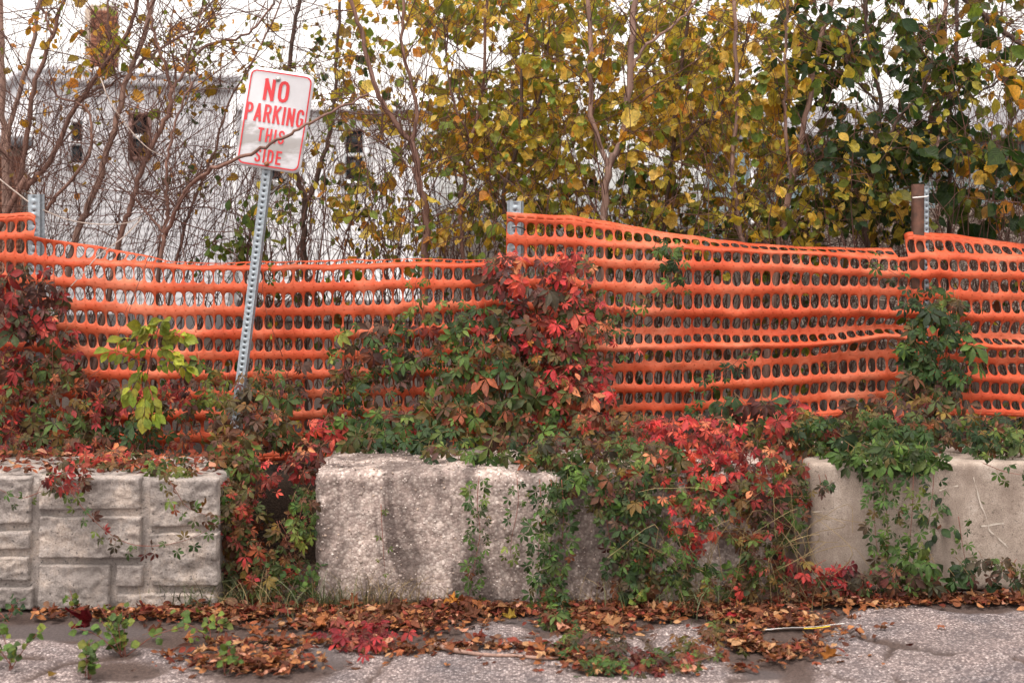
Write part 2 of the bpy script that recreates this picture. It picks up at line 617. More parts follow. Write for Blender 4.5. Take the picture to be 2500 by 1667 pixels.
M['sign_white'] = make_sign_white()
M['sign_red'] = simple_mat('sign_red_ink', lin('#c8343a'), 0.35, 0, 0.12, 25, 0)
M['siding'] = simple_mat('white_painted_clapboard', lin('#d2d1d5'), 0.6, 0, 0.06, 2, 0)
M['siding_bright'] = simple_mat('bright_white_clapboard', lin('#e9e8ea'), 0.6, 0, 0.05, 2, 0)
M['siding_teal'] = simple_mat('pale_teal_clapboard', lin('#73888d'), 0.6, 0, 0.08, 2, 0)
M['trim'] = simple_mat('white_trim', lin('#e8e8ea'), 0.5, 0, 0.05, 3, 0)
M['brown_trim'] = simple_mat('brown_window_paint', lin('#6a4a42'), 0.6, 0, 0.15, 8, 0)
M['roof'] = simple_mat('grey_roofing', lin('#77767a'), 0.9, 0, 0.2, 8, 0.2)
M['brick'] = simple_mat('orange_brick', lin('#7c4c38'), 0.9, 0, 0.3, 6, 0.2)
M['mortar'] = simple_mat('mortar', lin('#9a8a7c'), 0.95, 0, 0.15, 30, 0.2)
m_, nt_, p_, o_ = new_mat('window_glass')
p_.inputs['Base Color'].default_value = (0.015, 0.018, 0.022, 1)
p_.inputs['Roughness'].default_value = 0.25
p_.inputs['Specular IOR Level'].default_value = 0.3
M['glass'] = m_

# ------------------------------------------------------------------ ground: one sheet, fine near the blocks, coarse out to the horizon
ASPHALT_TOP = 0.012


def axis(lo, hi, step, far, n):
    core = np.arange(lo, hi + step / 2, step)
    g = np.geomspace(step, far, n).cumsum()
    g = g / g[-1] * far
    return np.concatenate([(lo - g)[::-1], core, hi + g])


gx = axis(-2.9, 2.9, 0.022, 600, 26)
gy = np.concatenate([axis(-1.35, 0.25, 0.022, 600, 26)])
X, Yg = np.meshgrid(gx, gy)
gp = np.stack([X.ravel(), Yg.ravel(), np.zeros(X.size)], -1)
# dirt hollows along the blocks and broken gaps between the asphalt pieces, measured in photo pixels
dd = gp[:, 1] - CAM_Y
with np.errstate(divide='ignore', invalid='ignore'):
    gpx = np.where(dd > 0.5, 1250 + gp[:, 0] * F_PX / np.maximum(dd, 0.5), -1e6)
    gpy = np.where(dd > 0.5, HOR + CAM_H * F_PX / np.maximum(dd, 0.5), 1e6)
wob = fbm(gp * 5.0, 4, 3)
wob2 = fbm(gp * 14.0, 3, 5)
edge_pts = np.array([[-4000, 1560], [0, 1560], [150, 1572], [330, 1590], [480, 1610], [640, 1600], [760, 1575], [900, 1590], [1010, 1600], [1150, 1560], [1400, 1560],
                     [1560, 1560], [1700, 1535], [1850, 1560], [1980, 1600], [2060, 1520], [2120, 1488], [2260, 1488], [2360, 1505], [2500, 1492], [9000, 1490]], float)
edge = np.interp(gpx, edge_pts[:, 0], edge_pts[:, 1])
dirt = np.clip((edge - gpy) / 10 + wob * 1.6 + wob2 * 1.0 + 0.3, 0, 1)


def blob(cx, cy, rx, ry, soft=0.35):
    r = np.hypot((gpx - cx) / rx, (gpy - cy) / ry) + wob * 0.22 + wob2 * 0.12
    return np.clip((1 - r) / soft, 0, 1)


for b_ in ((1215, 1555, 105, 42), (1665, 1565, 100, 45)):                    # pieces of asphalt left standing in the dirt
    dirt = np.minimum(dirt, 1 - blob(*b_))
for b_ in ((640, 1640, 190, 60), (1890, 1610, 150, 70), (1480, 1640, 110, 24), (300, 1640, 120, 30), (1330, 1585, 90, 10), (1940, 1650, 70, 40)):
    dirt = np.maximum(dirt, blob(*b_))


def crack(pts, w):
    d = np.full(len(gpx), 1e9)
    for (x0, y0), (x1, y1) in zip(pts[:-1], pts[1:]):
        t = np.clip(((gpx - x0) * (x1 - x0) + (gpy - y0) * (y1 - y0)) / ((x1 - x0) ** 2 + (y1 - y0) ** 2), 0, 1)
        d = np.minimum(d, np.hypot(gpx - x0 - t * (x1 - x0), gpy - y0 - t * (y1 - y0)))
    return np.clip(1.6 - (d + wob2 * 6 + wob * 8) / w, 0, 1)


for pts_, w_ in (([(60, 1667), (160, 1625), (330, 1600)], 6), ([(1100, 1558), (1220, 1566), (1340, 1556)], 5), ([(700, 1600), (760, 1640), (840, 1620)], 8),
                 ([(1780, 1667), (1850, 1655), (1900, 1625)], 9), ([(1900, 1660), (1985, 1640), (2080, 1667)], 5), ([(900, 1667), (960, 1610)], 5), ([(2040, 1530), (2100, 1560), (2180, 1570), (2300, 1600), (2420, 1598), (2520, 1620)], 3.2),
                 ([(2180, 1570), (2160, 1620), (2200, 1680)], 2.6), ([(1100, 1680), (1180, 1640), (1300, 1625), (1420, 1650)], 3.2), ([(0, 1600), (100, 1610), (210, 1650), (260, 1690)], 4.0), ([(1560, 1545), (1600, 1590), (1690, 1620), (1800, 1615)], 4.5)):
    dirt = np.maximum(dirt, crack(pts_, w_))
dark_p = np.maximum.reduce([blob(150, 1545, 330, 26), blob(1330, 1525, 120, 22), blob(760, 1612, 120, 26), blob(1860, 1650, 60, 18), blob(2280, 1590, 130, 45, 0.9) * 0.45,
                            blob(2400, 1560, 120, 30, 0.9) * 0.4])
soil = np.clip((gp[:, 1] - 0.55) / 0.25, 0, 1)
far_out = np.clip((np.abs(gp[:, 0]) - 30) / 5, 0, 1)
z = ASPHALT_TOP * (1 - dirt) + wob2 * 0.004 + wob * 0.008
inner = np.clip(3.2 - np.abs(gp[:, 0]), 0, 1) * np.clip(gp[:, 1] + 1.8, 0, 1)
gp[:, 2] = z * np.maximum(inner, 0.2) + fbm(gp * 0.35, 3, 9) * 0.12 * np.clip((gp[:, 1] - 1.0) / 4, 0, 1)
ny_, nx_ = X.shape
ii = (np.arange(ny_ - 1)[:, None] * nx_ + np.arange(nx_ - 1)[None, :]).ravel()
quads = np.stack([ii, ii + 1, ii + nx_ + 1, ii + nx_], -1)
dirt = dirt * np.maximum(inner, 0.0)
ground = put('ground', mesh_data('ground', gp, quads, M['ground'], True, np.stack([dirt, dark_p * 0.85, soil], -1)))
ground['kind'] = 'structure'


def ground_z(x, y):
    return 0.006


# earth bank behind the right-hand thicket
bx = np.linspace(0.5, 16, 60)
by = np.linspace(3.2, 14, 40)
BX, BY = np.meshgrid(bx, by)
bp = np.stack([BX.ravel(), BY.ravel(), np.zeros(BX.size)], -1)
hgt = 1.75 * np.clip((bp[:, 1] - 3.2) / 3.0, 0, 1) ** 0.8 * np.clip((bp[:, 0] - 0.5) / 2.5, 0, 1) * np.clip((14 - bp[:, 1]) / 3, 0, 1) * np.clip((16 - bp[:, 0]) / 3, 0, 1)
bp[:, 2] = hgt + fbm(bp * 1.3, 4, 21) * 0.16 * np.clip(hgt * 3, 0, 1) - 0.03
nb = len(bx)
ii = (np.arange(len(by) - 1)[:, None] * nb + np.arange(nb - 1)[None, :]).ravel()
bank = put('bank', mesh_data('bank', bp, np.stack([ii, ii + 1, ii + nb + 1, ii + nb], -1), M['ground'], True, np.tile([0, 0, 1.0], (len(bp), 1))))
bank['kind'] = 'structure'


# raised soil added behind the blocks; its dark face stands in for gap shade
sx_ = np.arange(-5, 5.01, 0.06)
sy_ = np.concatenate([[0.70, 0.715, 0.73, 0.75, 0.79], np.arange(0.85, 2.2, 0.06), np.arange(2.3, 7, 0.25)])
SX, SYY = np.meshgrid(sx_, sy_)
sp_ = np.stack([SX.ravel(), SYY.ravel(), np.zeros(SX.size)], -1)
top = 0.40 * np.clip((sp_[:, 1] - 0.70) / 0.06, 0, 1) ** 0.7 * np.clip((7.0 - sp_[:, 1]) / 1.5, 0, 1)
sp_[:, 1] += np.where(sp_[:, 1] < 0.84, fbm(sp_ * [6, 0, 0] + [0, 0, 3], 3, 41) * 0.03, 0)
sp_[:, 2] = top + fbm(sp_ * 4, 4, 43) * 0.035 * np.clip(top * 4, 0, 1) - 0.02
nb = len(sx_)
ii = (np.arange(len(sy_) - 1)[:, None] * nb + np.arange(nb - 1)[None, :]).ravel()
fill = put('added_soil', mesh_data('added_soil', sp_, np.stack([ii, ii + 1, ii + nb + 1, ii + nb], -1), M['ground'], True, np.tile([0, 0, 1.0], (len(sp_), 1))))
fill['kind'] = 'structure'


# ------------------------------------------------------------------ houses behind the thicket
def house(name, label, pa, da, pb, db, z_top, board_h, mat, depth=6.0):
    A = np.array([(pa - 1250) * da / F_PX, da + CAM_Y])
    B = np.array([(pb - 1250) * db / F_PX, db + CAM_Y])
    L = np.linalg.norm(B - A)
    rz = math.atan2(B[1] - A[1], B[0] - A[0])
    root = thing(name, label, 'house', (A[0], A[1], 0), rz=rz)
    w = MB()
    w.box((L / 2, depth / 2 + 0.03, z_top / 2), (L, depth, z_top))
    wall = w.build('wall', mat, root)
    # lap boards: each leans out at its foot
    prof = np.array([[0.0, 0.0], [-0.017, 0.0], [-0.007, board_h + 0.008], [0.0, board_h + 0.008]])
    V = np.array([[x, y, zz] for x in (0, L) for y, zz in prof])
    fcs = [(0, 4, 5, 1), (1, 5, 6, 2), (2, 6, 7, 3), (3, 7, 4, 0), (0, 1, 2, 3), (7, 6, 5, 4)]
    bm = mesh_data('siding_board', V, fcs, mat)
    n = int((z_top - 0.35) / board_h)
    for k in range(n):
        put('siding_board', bm, wall, (0, 0.028, 0.35 + k * board_h))
    for xt in (-0.01, L + 0.01):
        t = MB()
        t.box((xt, -0.01, z_top / 2), (0.1, 0.1, z_top))
        t.build('corner_trim', M['trim'], root)
    return root, L, A, rz


def window(root, x0, x1, z0, z1, fmat, fw=0.07, mull=True):
    f = MB()
    d = 0.09
    f.box((x0 - fw / 2, -0.035, (z0 + z1) / 2), (fw, d, z1 - z0 + 2 * fw))
    f.box((x1 + fw / 2, -0.035, (z0 + z1) / 2), (fw, d, z1 - z0 + 2 * fw))
    f.box(((x0 + x1) / 2, -0.035, z1 + fw / 2), (x1 - x0, d, fw))
    f.box(((x0 + x1) / 2, -0.045, z0 - fw / 2), (x1 - x0, d + 0.04, fw))
    fr = f.build('window', fmat, root)
    if mull:
        s = MB()
        s.box(((x0 + x1) / 2, -0.03, (z0 + z1) / 2), (x1 - x0, 0.05, 0.05))
        s.build('sash', M['trim'], fr)
        for a, b in ((z0, (z0 + z1) / 2 - 0.025), ((z0 + z1) / 2 + 0.025, z1)):
            g = MB()
            g.box(((x0 + x1) / 2, -0.015, (a + b) / 2), (x1 - x0, 0.02, b - a))
            g.build('pane', M['glass'], fr)
    else:
        g = MB()
        g.box(((x0 + x1) / 2, -0.015, (z0 + z1) / 2), (x1 - x0, 0.02, z1 - z0))
        g.build('pane', M['glass'], fr)


def wall_u(root_info, px):
    """photo column -> distance along a house wall"""
    root, L, A, rz = root_info
    k = (px - 1250) / F_PX
    # point A + u*dir lies on the ray x = k*(y-CAM_Y)
    dx, dy = math.cos(rz), math.sin(rz)
    u = (k * (A[1] - CAM_Y) - A[0]) / (dx - k * dy)
    return u, A[1] + u * dy - CAM_Y


def wall_z(d, py):
    return CAM_H + (HOR - py) * d / F_PX


def bricks(parent, x0, x1, z0, z1, y, mat, seed=0, bl=0.21, bh=0.068, gap=0.012, part_of=None):
    r = random.Random(seed)
    mb = MB()
    mb.box((0, 0, 0), (bl - gap, 0.05, bh - gap))
    me = mesh_data('brick', np.concatenate(mb.v), np.concatenate(mb.f), mat)
    hb = MB()
    hb.box((0, 0, 0), (bl / 2 - gap, 0.05, bh - gap))
    mh = mesh_data('brick', np.concatenate(hb.v), np.concatenate(hb.f), mat)
    k = 0
    zz = z0
    while zz + bh <= z1 + 1e-6:
        x = x0
        if k % 2:
            put('brick', mh, parent, (x + bl / 4, y + r.uniform(-.004, .004), zz + bh / 2))
            x += bl / 2
        while x + bl <= x1 + 1e-6:
            put('brick', me, parent, (x + bl / 2, y + r.uniform(-.004, .004), zz + bh / 2))
            x += bl
        if x + bl / 2 <= x1 + 1e-6:
            put('brick', mh, parent, (x + bl / 4, y, zz + bh / 2))
        zz += bh
        k += 1


hA = house('clapboard_house', 'white clapboard house with narrow brown-framed window and brick chimney behind the bare saplings', 78, 18.4, 566, 19.7, 3.65, 0.1, M['siding'])
u0, d0 = wall_u(hA, 322)
u1, d1 = wall_u(hA, 358)
window(hA[0], u0, u1, wall_z((d0 + d1) / 2, 384), wall_z((d0 + d1) / 2, 284), M['brown_trim'], 0.05)
u0, d0 = wall_u(hA, 172)
u1, d1 = wall_u(hA, 200)
window(hA[0], u0, u1, wall_z(d0, 400), wall_z(d0, 300), M['siding'], 0.04)
r_ = MB()
r_.box((hA[1] / 2, 3.0, 3.72), (hA[1] + 0.2, 6.2, 0.1))
r_.box((hA[1] / 2, -0.02, 3.6), (hA[1] + 0.12, 0.12, 0.12))
roofA = r_.build('roof', M['siding'], hA[0])
u0, d0 = wall_u(hA, 245)
u1, d1 = wall_u(hA, 318)
c_ = MB()
cw = (u1 - u0)
c_.box(((u0 + u1) / 2, 1.0, 4.15), (cw - 0.03, 0.5, 1.25))
chim = c_.build('chimney', M['mortar'], hA[0])
bricks(chim, u0, u1, 3.75, 4.72, 0.75, M['brick'], 1, bl=cw / 2)

hB = house('bright_house', 'bright white house with a dark double-hung window behind the leafy trees beside the sign', 552, 22.6, 1030, 22.6, 3.55, 0.13, M['siding_bright'], 5)
u0, d0 = wall_u(hB, 844)
u1, d1 = wall_u(hB, 888)
window(hB[0], u0, u1, wall_z(d0, 440), wall_z(d0, 318), M['trim'], 0.1)
u0, d0 = wall_u(hB, 640)
u1, d1 = wall_u(hB, 690)
window(hB[0], u0, u1, wall_z(d0, 440), wall_z(d0, 318), M['trim'], 0.1)
V = np.array([[-0.2, -0.3, 3.5], [hB[1] + 0.2, -0.3, 3.5], [hB[1] + 0.2, 2.5, 4.0], [-0.2, 2.5, 4.0], [hB[1] + 0.2, 5.3, 3.5], [-0.2, 5.3, 3.5]])
V2 = np.vstack([V, V + [0, 0, 0.1]])
put('roof', mesh_data('roof', V2, [(0, 3, 2, 1), (3, 5, 4, 2), (6, 7, 8, 9), (9, 8, 10, 11), (0, 1, 7, 6), (5, 11, 10, 4), (1, 2, 8, 7), (2, 4, 10, 8), (0, 6, 9, 3), (3, 9, 11, 5)], M['siding_bright']), hB[0])

hC = house('teal_house', 'pale teal clapboard house with grey roof behind the dark green leaves', 1840, 24.0, 2640, 24.0, 3.15, 0.14, M['siding_teal'], 6)
V = np.array([[-0.3, -0.35, 3.1], [hC[1] + 0.3, -0.35, 3.1], [hC[1] + 0.3, 3.0, 3.9], [-0.3, 3.0, 3.9], [hC[1] + 0.3, 6.35, 3.1], [-0.3, 6.35, 3.1]])
V2 = np.vstack([V, V + [0, 0, 0.1]])
put('roof', mesh_data('roof', V2, [(0, 3, 2, 1), (3, 5, 4, 2), (6, 7, 8, 9), (9, 8, 10, 11), (0, 1, 7, 6), (5, 11, 10, 4), (1, 2, 8, 7), (2, 4, 10, 8), (0, 6, 9, 3), (3, 9, 11, 5)], M['roof']), hC[0])

bh_ = thing('brick_house', 'orange brick house at the edge of the picture behind the bare saplings', 'house', (-7.15, 9.9, 0), rz=math.radians(24))
mb = MB()
mb.box((0.75, 2.0, 1.25), (1.46, 4.0, 2.5))
wl_ = mb.build('wall', M['mortar'], bh_)
bricks(wl_, 0.0, 1.5, 0.9, 2.45, -0.02, M['brick'], 4)
mb = MB()
mb.box((0.75, 2.0, 2.56), (1.7, 4.3, 0.12))
mb.build('roof', M['roof'], bh_)


# ------------------------------------------------------------------ concrete blocks
def rounded_block(nx, ny, nz, sx, sy, sz, r, amp, freq, seed, taper=0.0):
    """subdivided box, edges rounded, surface roughened; centre bottom at origin"""
    vid, V, Q = {}, [], []

    def vert(p):
        k = tuple(np.round(p, 6))
        if k not in vid:
            vid[k] = len(V)
            V.append(p)
        return vid[k]
    for ax in range(3):
        for sg in (0, 1):
            n_ = (nx, ny, nz)
            a, b = [i for i in range(3) if i != ax]
            for i in range(n_[a]):
                for j in range(n_[b]):
                    q = []
                    for di, dj in ((0, 0), (1, 0), (1, 1), (0, 1)):
                        c = [0, 0, 0]
                        c[ax] = float(sg)
                        c[a] = (i + di) / n_[a]
                        c[b] = (j + dj) / n_[b]
                        q.append(vert(c))
                    flip = (sg == 1) != (ax == 1)
                    Q.append(q if flip else q[::-1])
    V = np.array(V)
    Pm = (V - [0.5, 0.5, 0]) * [sx, sy, sz]
    half = np.array([sx / 2, sy / 2, sz / 2])
    c = Pm - [0, 0, sz / 2]
    core = np.clip(c, -(half - r), half - r)
    d = c - core
    ln = np.linalg.norm(d, axis=1, keepdims=True)
    nrm = d / np.maximum(ln, 1e-9)
    out = core + nrm * r
    if taper:
        out[:, 1] += taper * (out[:, 2] / sz + 0.5)
    disp = fbm(out * freq, 4, seed) * amp + fbm(out * 2.1, 3, seed + 5) * amp * 1.8
    out = out + nrm * disp[:, None]
    return out + [0, 0, sz / 2], np.array(Q), nrm


# block 1: cast with a stone-masonry face
Y1 = -0.11
b1_root = thing('masonry_block', 'grey concrete block with cast stone pattern on its face, under the trailing creeper runner', 'concrete block', (-1.85, 0.2, 0))


def b1p(zx, zy):
    q = P(zx * 0.3826, 1067 + zy * 0.3826, Y1)
    return q[0], q[2]


V, Q, N_ = rounded_block(60, 24, 24, 1.46, 0.6, 0.52, 0.02, 0.005, 9, 31)
V[:, 1] += 0.04
V[:, 0] += -0.066
me = mesh_data('core', V, Q, M['stone_block'], True)
put('core', me, b1_root)


def stone_patch(x0, x1, z0, z1, seed):
    n, m = max(10, int((x1 - x0) / 0.006)), max(8, int((z1 - z0) / 0.006))
    u, v = np.meshgrid(np.linspace(0, 1, n), np.linspace(0, 1, m))
    u, v = u.ravel(), v.ravel()
    x, zz = x0 + u * (x1 - x0), z0 + v * (z1 - z0)
    e = np.minimum(np.minimum(u, 1 - u) * (x1 - x0), np.minimum(v, 1 - v) * (z1 - z0))
    p3 = np.stack([x, zz, np.full_like(x, seed * 3.1)], -1)
    big = fbm(p3 * 5, 3, seed)
    facet = np.abs(fbm(p3 * 9, 3, seed + 3))
    small = fbm(p3 * 38, 3, seed + 7)
    rid = 1 - np.abs(fbm(p3 * np.array([7, 12, 1]), 4, seed + 5)) * 2
    edge_w = 0.002 + 0.010 * np.clip(vnoise(p3 * 9, seed + 1) - 0.2, 0, 1)
    h = np.clip(e / edge_w, 0, 1) ** 0.7 * (0.017 + 0.012 * big + 0.016 * np.round(facet * 6) / 6 + 0.010 * np.clip(rid, 0, 1)) + small * 0.006 * np.clip(e / 0.012, 0, 1)
    wobx = vnoise(p3 * 16, seed + 11) * 0.004
    y = -0.004 - h
    y = np.where(e < 1e-9, 0.012, y)
    V = np.stack([x + wobx, y, zz + wobx * 0.8], -1)
    i = (np.arange(m - 1)[:, None] * n + np.arange(n - 1)[None, :]).ravel()
    return V, np.stack([i, i + 1, i + n + 1, i + n], -1)


stones = [(-540, -205, 262, 480), (-540, -205, 514, 786), (-540, -205, 820, 1180), (-930, -575, 262, 586), (-930, -575, 618, 966), (-930, -575, 1000, 1180), (-170, 180, 262, 568), (-170, 178, 606, 732), (-170, 170, 770, 936), (-170, 195, 968, 1185),
          (226, 888, 262, 478), (226, 894, 514, 786), (226, 690, 820, 1180), (722, 906, 824, 968),
          (940, 1385, 272, 586), (944, 1385, 618, 966), (726, 1370, 1006, 1150)]
for k, (a, b, c, d) in enumerate(stones):
    x0, zt = b1p(a, c)
    x1, zb = b1p(b, d)
    V, Q = stone_patch(x0, x1, max(zb, 0.005), zt, 40 + k)
    V = V + [0, Y1 + 0.052, 0] - np.array([-1.85, 0.2, 0])
    put('stone', mesh_data('stone', V, Q, M['stone_block'], True), b1_root)

# block 2: rough exposed aggregate
b2_root = thing('aggregate_block', 'rough pebbly concrete block with dark rain streaks in the middle', 'concrete block', (0.135, 0.3, 0))
V2b, Q, N2 = rounded_block(190, 50, 64, 1.86, 0.6, 0.545, 0.034, 0.010, 28, 77)
V2b[:, 2] += np.clip((V2b[:, 2] - 0.4) / 0.1, 0, 1) * (fbm(V2b * 3.0, 3, 12) * 0.03)
put('body', mesh_data('body', V2b, Q, M['aggregate'], True), b2_root)
ico_v = np.array([[0, 0, 1], [.894, 0, .447], [.276, .851, .447], [-.724, .526, .447], [-.724, -.526, .447], [.276, -.851, .447],
                  [.724, .526, -.447], [-.276, .851, -.447], [-.894, 0, -.447], [-.276, -.851, -.447], [.724, -.526, -.447], [0, 0, -1]])
ico_f = np.array([[0, 1, 2], [0, 2, 3], [0, 3, 4], [0, 4, 5], [0, 5, 1], [1, 6, 2], [2, 7, 3], [3, 8, 4], [4, 9, 5], [5, 10, 1], [6, 7, 2], [7, 8, 3], [8, 9, 4], [9, 10, 5], [10, 6, 1],
                  [11, 7, 6], [11, 8, 7], [11, 9, 8], [11, 10, 9], [11, 6, 10]])
peb = MB()
cand = np.where((N2[:, 1] < -0.3) | ((N2[:, 2] > 0.5) & (V2b[:, 1] < 0.1)))[0]
pick = rng.choice(cand, 3800)
pcols = [lin(h) for h in ('#bcaea8', '#ab9d97', '#9d8e87', '#cabfb9', '#86776f', '#b09c8e')]
for i in pick:
    p = V2b[i] + rng.normal(0, 0.006, 3)
    p[1] = V2b[i][1] + 0.0025
    r = rng.uniform(0.0022, 0.0058) * (1.6 if rng.random() < 0.05 else 1)
    s = r * rng.uniform(0.7, 1.2, 3)
    R = np.array(Euler(tuple(rng.uniform(0, 6, 3))).to_matrix())
    peb.add((ico_v * s) @ R.T + p, ico_f, pcols[rng.integers(len(pcols))])
peb.build('pebbles', M['pebble'], b2_root, kind='stuff')
frag_root = thing('concrete_chunk', 'small pale lump of broken concrete on the corner of the pebbly block', 'rubble', P(812, 1140, 0.33))
V, Q, N_ = rounded_block(20, 14, 8, 0.17, 0.13, 0.055, 0.02, 0.012, 18, 99)
put('lump', mesh_data('lump', V, Q, M['aggregate'], True), frag_root, (0, 0, -0.02))

# block 3: smooth, with chalk-like scratches
b3_root = thing('smooth_block', 'smooth tan concrete block with pale scratch marks behind the reddish-stemmed shrub', 'concrete block', (2.15, 0.52, 0), rz=0.03)
V, Q, N_ = rounded_block(90, 30, 34, 1.8, 0.6, 0.545, 0.022, 0.0035, 8, 55)
put('body', mesh_data('body', V, Q, M['smooth_concrete'], True), b3_root)


def scratch(pts, w):
    q = [P(x, y, 0.2) for x, y in pts]
    q = smooth_path(np.array([[a[0], 0, a[2]] for a in q]), 24)
    tan = np.gradient(q, axis=0)
    nr = np.stack([-tan[:, 2], np.zeros(24), tan[:, 0]], -1)
    nr /= np.linalg.norm(nr, axis=1, keepdims=True)
    wv = w * np.clip(0.45 + 0.9 * vnoise(q * 55, 3), 0.08, 1)[:, None]
    q = q + np.stack([vnoise(q * 30, 5), np.zeros(24), vnoise(q * 30, 6)], -1) * 0.004
    V = np.concatenate([q + nr * wv, q - nr * wv])
    # lay the strip on the block's front face
    loc = V - np.array([2.15, 0.52, 0])
    loc[:, 1] = -0.3055
    i = np.arange(23)
    return mesh_data('scratch_mark', loc, np.stack([i, i + 1, i + 25, i + 24], -1), M['chalk'])


for pts, w in (([(2372, 1165), (2392, 1230), (2408, 1275), (2412, 1296), (2440, 1318), (2462, 1338)], 0.004), ([(2392, 1284), (2446, 1279)], 0.004),
               ([(1978, 1247), (2022, 1246)], 0.003), ([(2290, 1196), (2336, 1186)], 0.004), ([(2120, 1352), (2200, 1346)], 0.0025)):
    put('scratch_mark', scratch(pts, w), b3_root)


# ------------------------------------------------------------------ steel posts and the sign
def perforated_channel(width, height, depth, pitch, hole_r, flange, hole_from=0.0):
    """U-channel standing on z=0: web faces -Y and is pierced by a row of holes"""
    mb = MB()
    n = int(height / pitch)
    seg = 10
    th = np.arange(seg) * 2 * np.pi / seg + np.pi / seg
    hw = width * 0.3
    for k in range(n):
        z0 = k * pitch
        zc = z0 + pitch / 2
        if z0 < hole_from:
            V = [[-hw, 0, z0], [hw, 0, z0], [hw, 0, z0 + pitch], [-hw, 0, z0 + pitch]]
            mb.add(V, [[0, 1, 2], [0, 2, 3]])
            continue
        sq = []
        for t in th:
            c, s = math.cos(t), math.sin(t)
            m = max(abs(c) / hw, abs(s) / (pitch / 2))
            sq.append([c / m, 0, zc + s / m])
        ho = [[hole_r * math.cos(t), 0, zc + hole_r * math.sin(t)] for t in th]
        hb = [[a, 0.004, c] for a, b, c in ho]
        V = np.array(sq + ho + hb)
        T = []
        for i in range(seg):
            j = (i + 1) % seg
            T += [[i, j, seg + j], [i, seg + j, seg + i], [seg + i, seg + j, 2 * seg + j], [seg + i, 2 * seg + j, 2 * seg + i]]
        # corners of the cell
        cor = np.array([[-hw, 0, z0], [hw, 0, z0], [hw, 0, z0 + pitch], [-hw, 0, z0 + pitch]])
        mb.add(V, T)
        ang = np.arctan2(np.array(sq)[:, 2] - zc, np.array(sq)[:, 0])
        for cpt in cor:
            a = math.atan2(cpt[2] - zc, cpt[0])
            dv = (ang - a + np.pi) % (2 * np.pi) - np.pi
            i0 = np.where(dv < 0, dv, -9).argmax()
            i1 = np.where(dv >= 0, dv, 9).argmin()
            mb.add([sq[i0], cpt, sq[i1]], [[0, 1, 2]])
    H = n * pitch
    prof = [(-hw, 0), (-width / 2 + flange, 0.0), (-width / 2 + flange * 0.6, depth * 0.75), (-width / 2, depth)]
    for sg in (-1, 1):
        pr = [(abs(x) * sg, y) for x, y in prof]
        for (xa, ya), (xb, yb) in zip(pr[:-1], pr[1:]):
            mb.add([[xa, ya, 0], [xb, yb, 0], [xb, yb, H], [xa, ya, H]], [[0, 1, 2], [0, 2, 3]])
            mb.add([[xa, ya + 0.004, 0], [xb, yb + 0.004, 0], [xb, yb + 0.004, H], [xa, ya + 0.004, H]], [[0, 2, 1], [0, 3, 2]])
            mb.add([[xa, ya, H], [xb, yb, H], [xb, yb + 0.004, H], [xa, ya + 0.004, H]], [[0, 1, 2], [0, 2, 3]])
    mb.add([[-width / 2, depth + 0.003, 0], [width / 2, depth + 0.003, 0], [width / 2, depth + 0.003, H], [-width / 2, depth + 0.003, H]], [[0, 1, 2], [0, 2, 3]])
    return mb


FY = 0.85      # plane of the safety fence
for px_, top_, label_ in ((83, 467, 'galvanised U-channel fence post above the dark red creeper at the left edge'),
                          (1258, 483, 'galvanised U-channel fence post where the raised orange mesh starts')):
    q = P(px_, top_, FY + 0.055)
    po = thing('fence_post', label_, 'post', (q[0], q[1], 0), 'steel posts holding the orange fence')
    perforated_channel(0.078, q[2], 0.03, 0.032, 0.0045, 0.012, 0.9).build('channel', M['galv'], po)
q = P(2243, 450, FY + 0.06)
po = thing('rusty_post', 'rust-brown steel fence post tied to a galvanised one by the dark green leaves', 'post', (q[0], q[1], 0), 'steel posts holding the orange fence')
mb = MB()
mb.box((0, 0, q[2] / 2), (0.05, 0.006, q[2]))
mb.box((-0.022, 0.02, q[2] / 2), (0.006, 0.034, q[2]))
mb.box((0.022, 0.02, q[2] / 2), (0.006, 0.034, q[2]))
mb.build('channel', M['rust'], po)
q2 = P(2262, 448, FY + 0.075)
po = thing('fence_post', 'slim galvanised perforated post tied beside the rust-brown post', 'post', (q2[0], q2[1], 0), 'steel posts holding the orange fence')
perforated_channel(0.036, q2[2], 0.02, 0.028, 0.004, 0.008, 0.9).build('channel', M['galv'], po)


def strap(name, label, pts, w, mat):
    pts = np.array(pts)
    V, T = tube(smooth_path(pts, 14), w, 5)
    me = mesh_data(name, V - pts[0], T, mat, True)
    put(name, me, None, pts[0], label=label, category='cable tie')


strap('cable_tie', 'white plastic cable tie round the rust-brown post', [P(2228, 483, FY + 0.04), P(2240, 482, FY + 0.035), P(2262, 480, FY + 0.05), P(2266, 478, FY + 0.07)], 0.003, M['white_plastic'])
strap('cable_tie', 'black cable tie on the galvanised post at the raised mesh corner', [P(1250, 556, FY - 0.012), P(1262, 554, FY - 0.02), P(1274, 557, FY - 0.012), P(1284, 561, FY - 0.006)], 0.0035, M['black_plastic'])
strap('cable_tie', 'black cable tie hooked over the top band of the raised mesh', [P(1241, 531, FY - 0.014), P(1249, 533, FY - 0.02), P(1256, 538, FY - 0.014)], 0.003, M['black_plastic'])

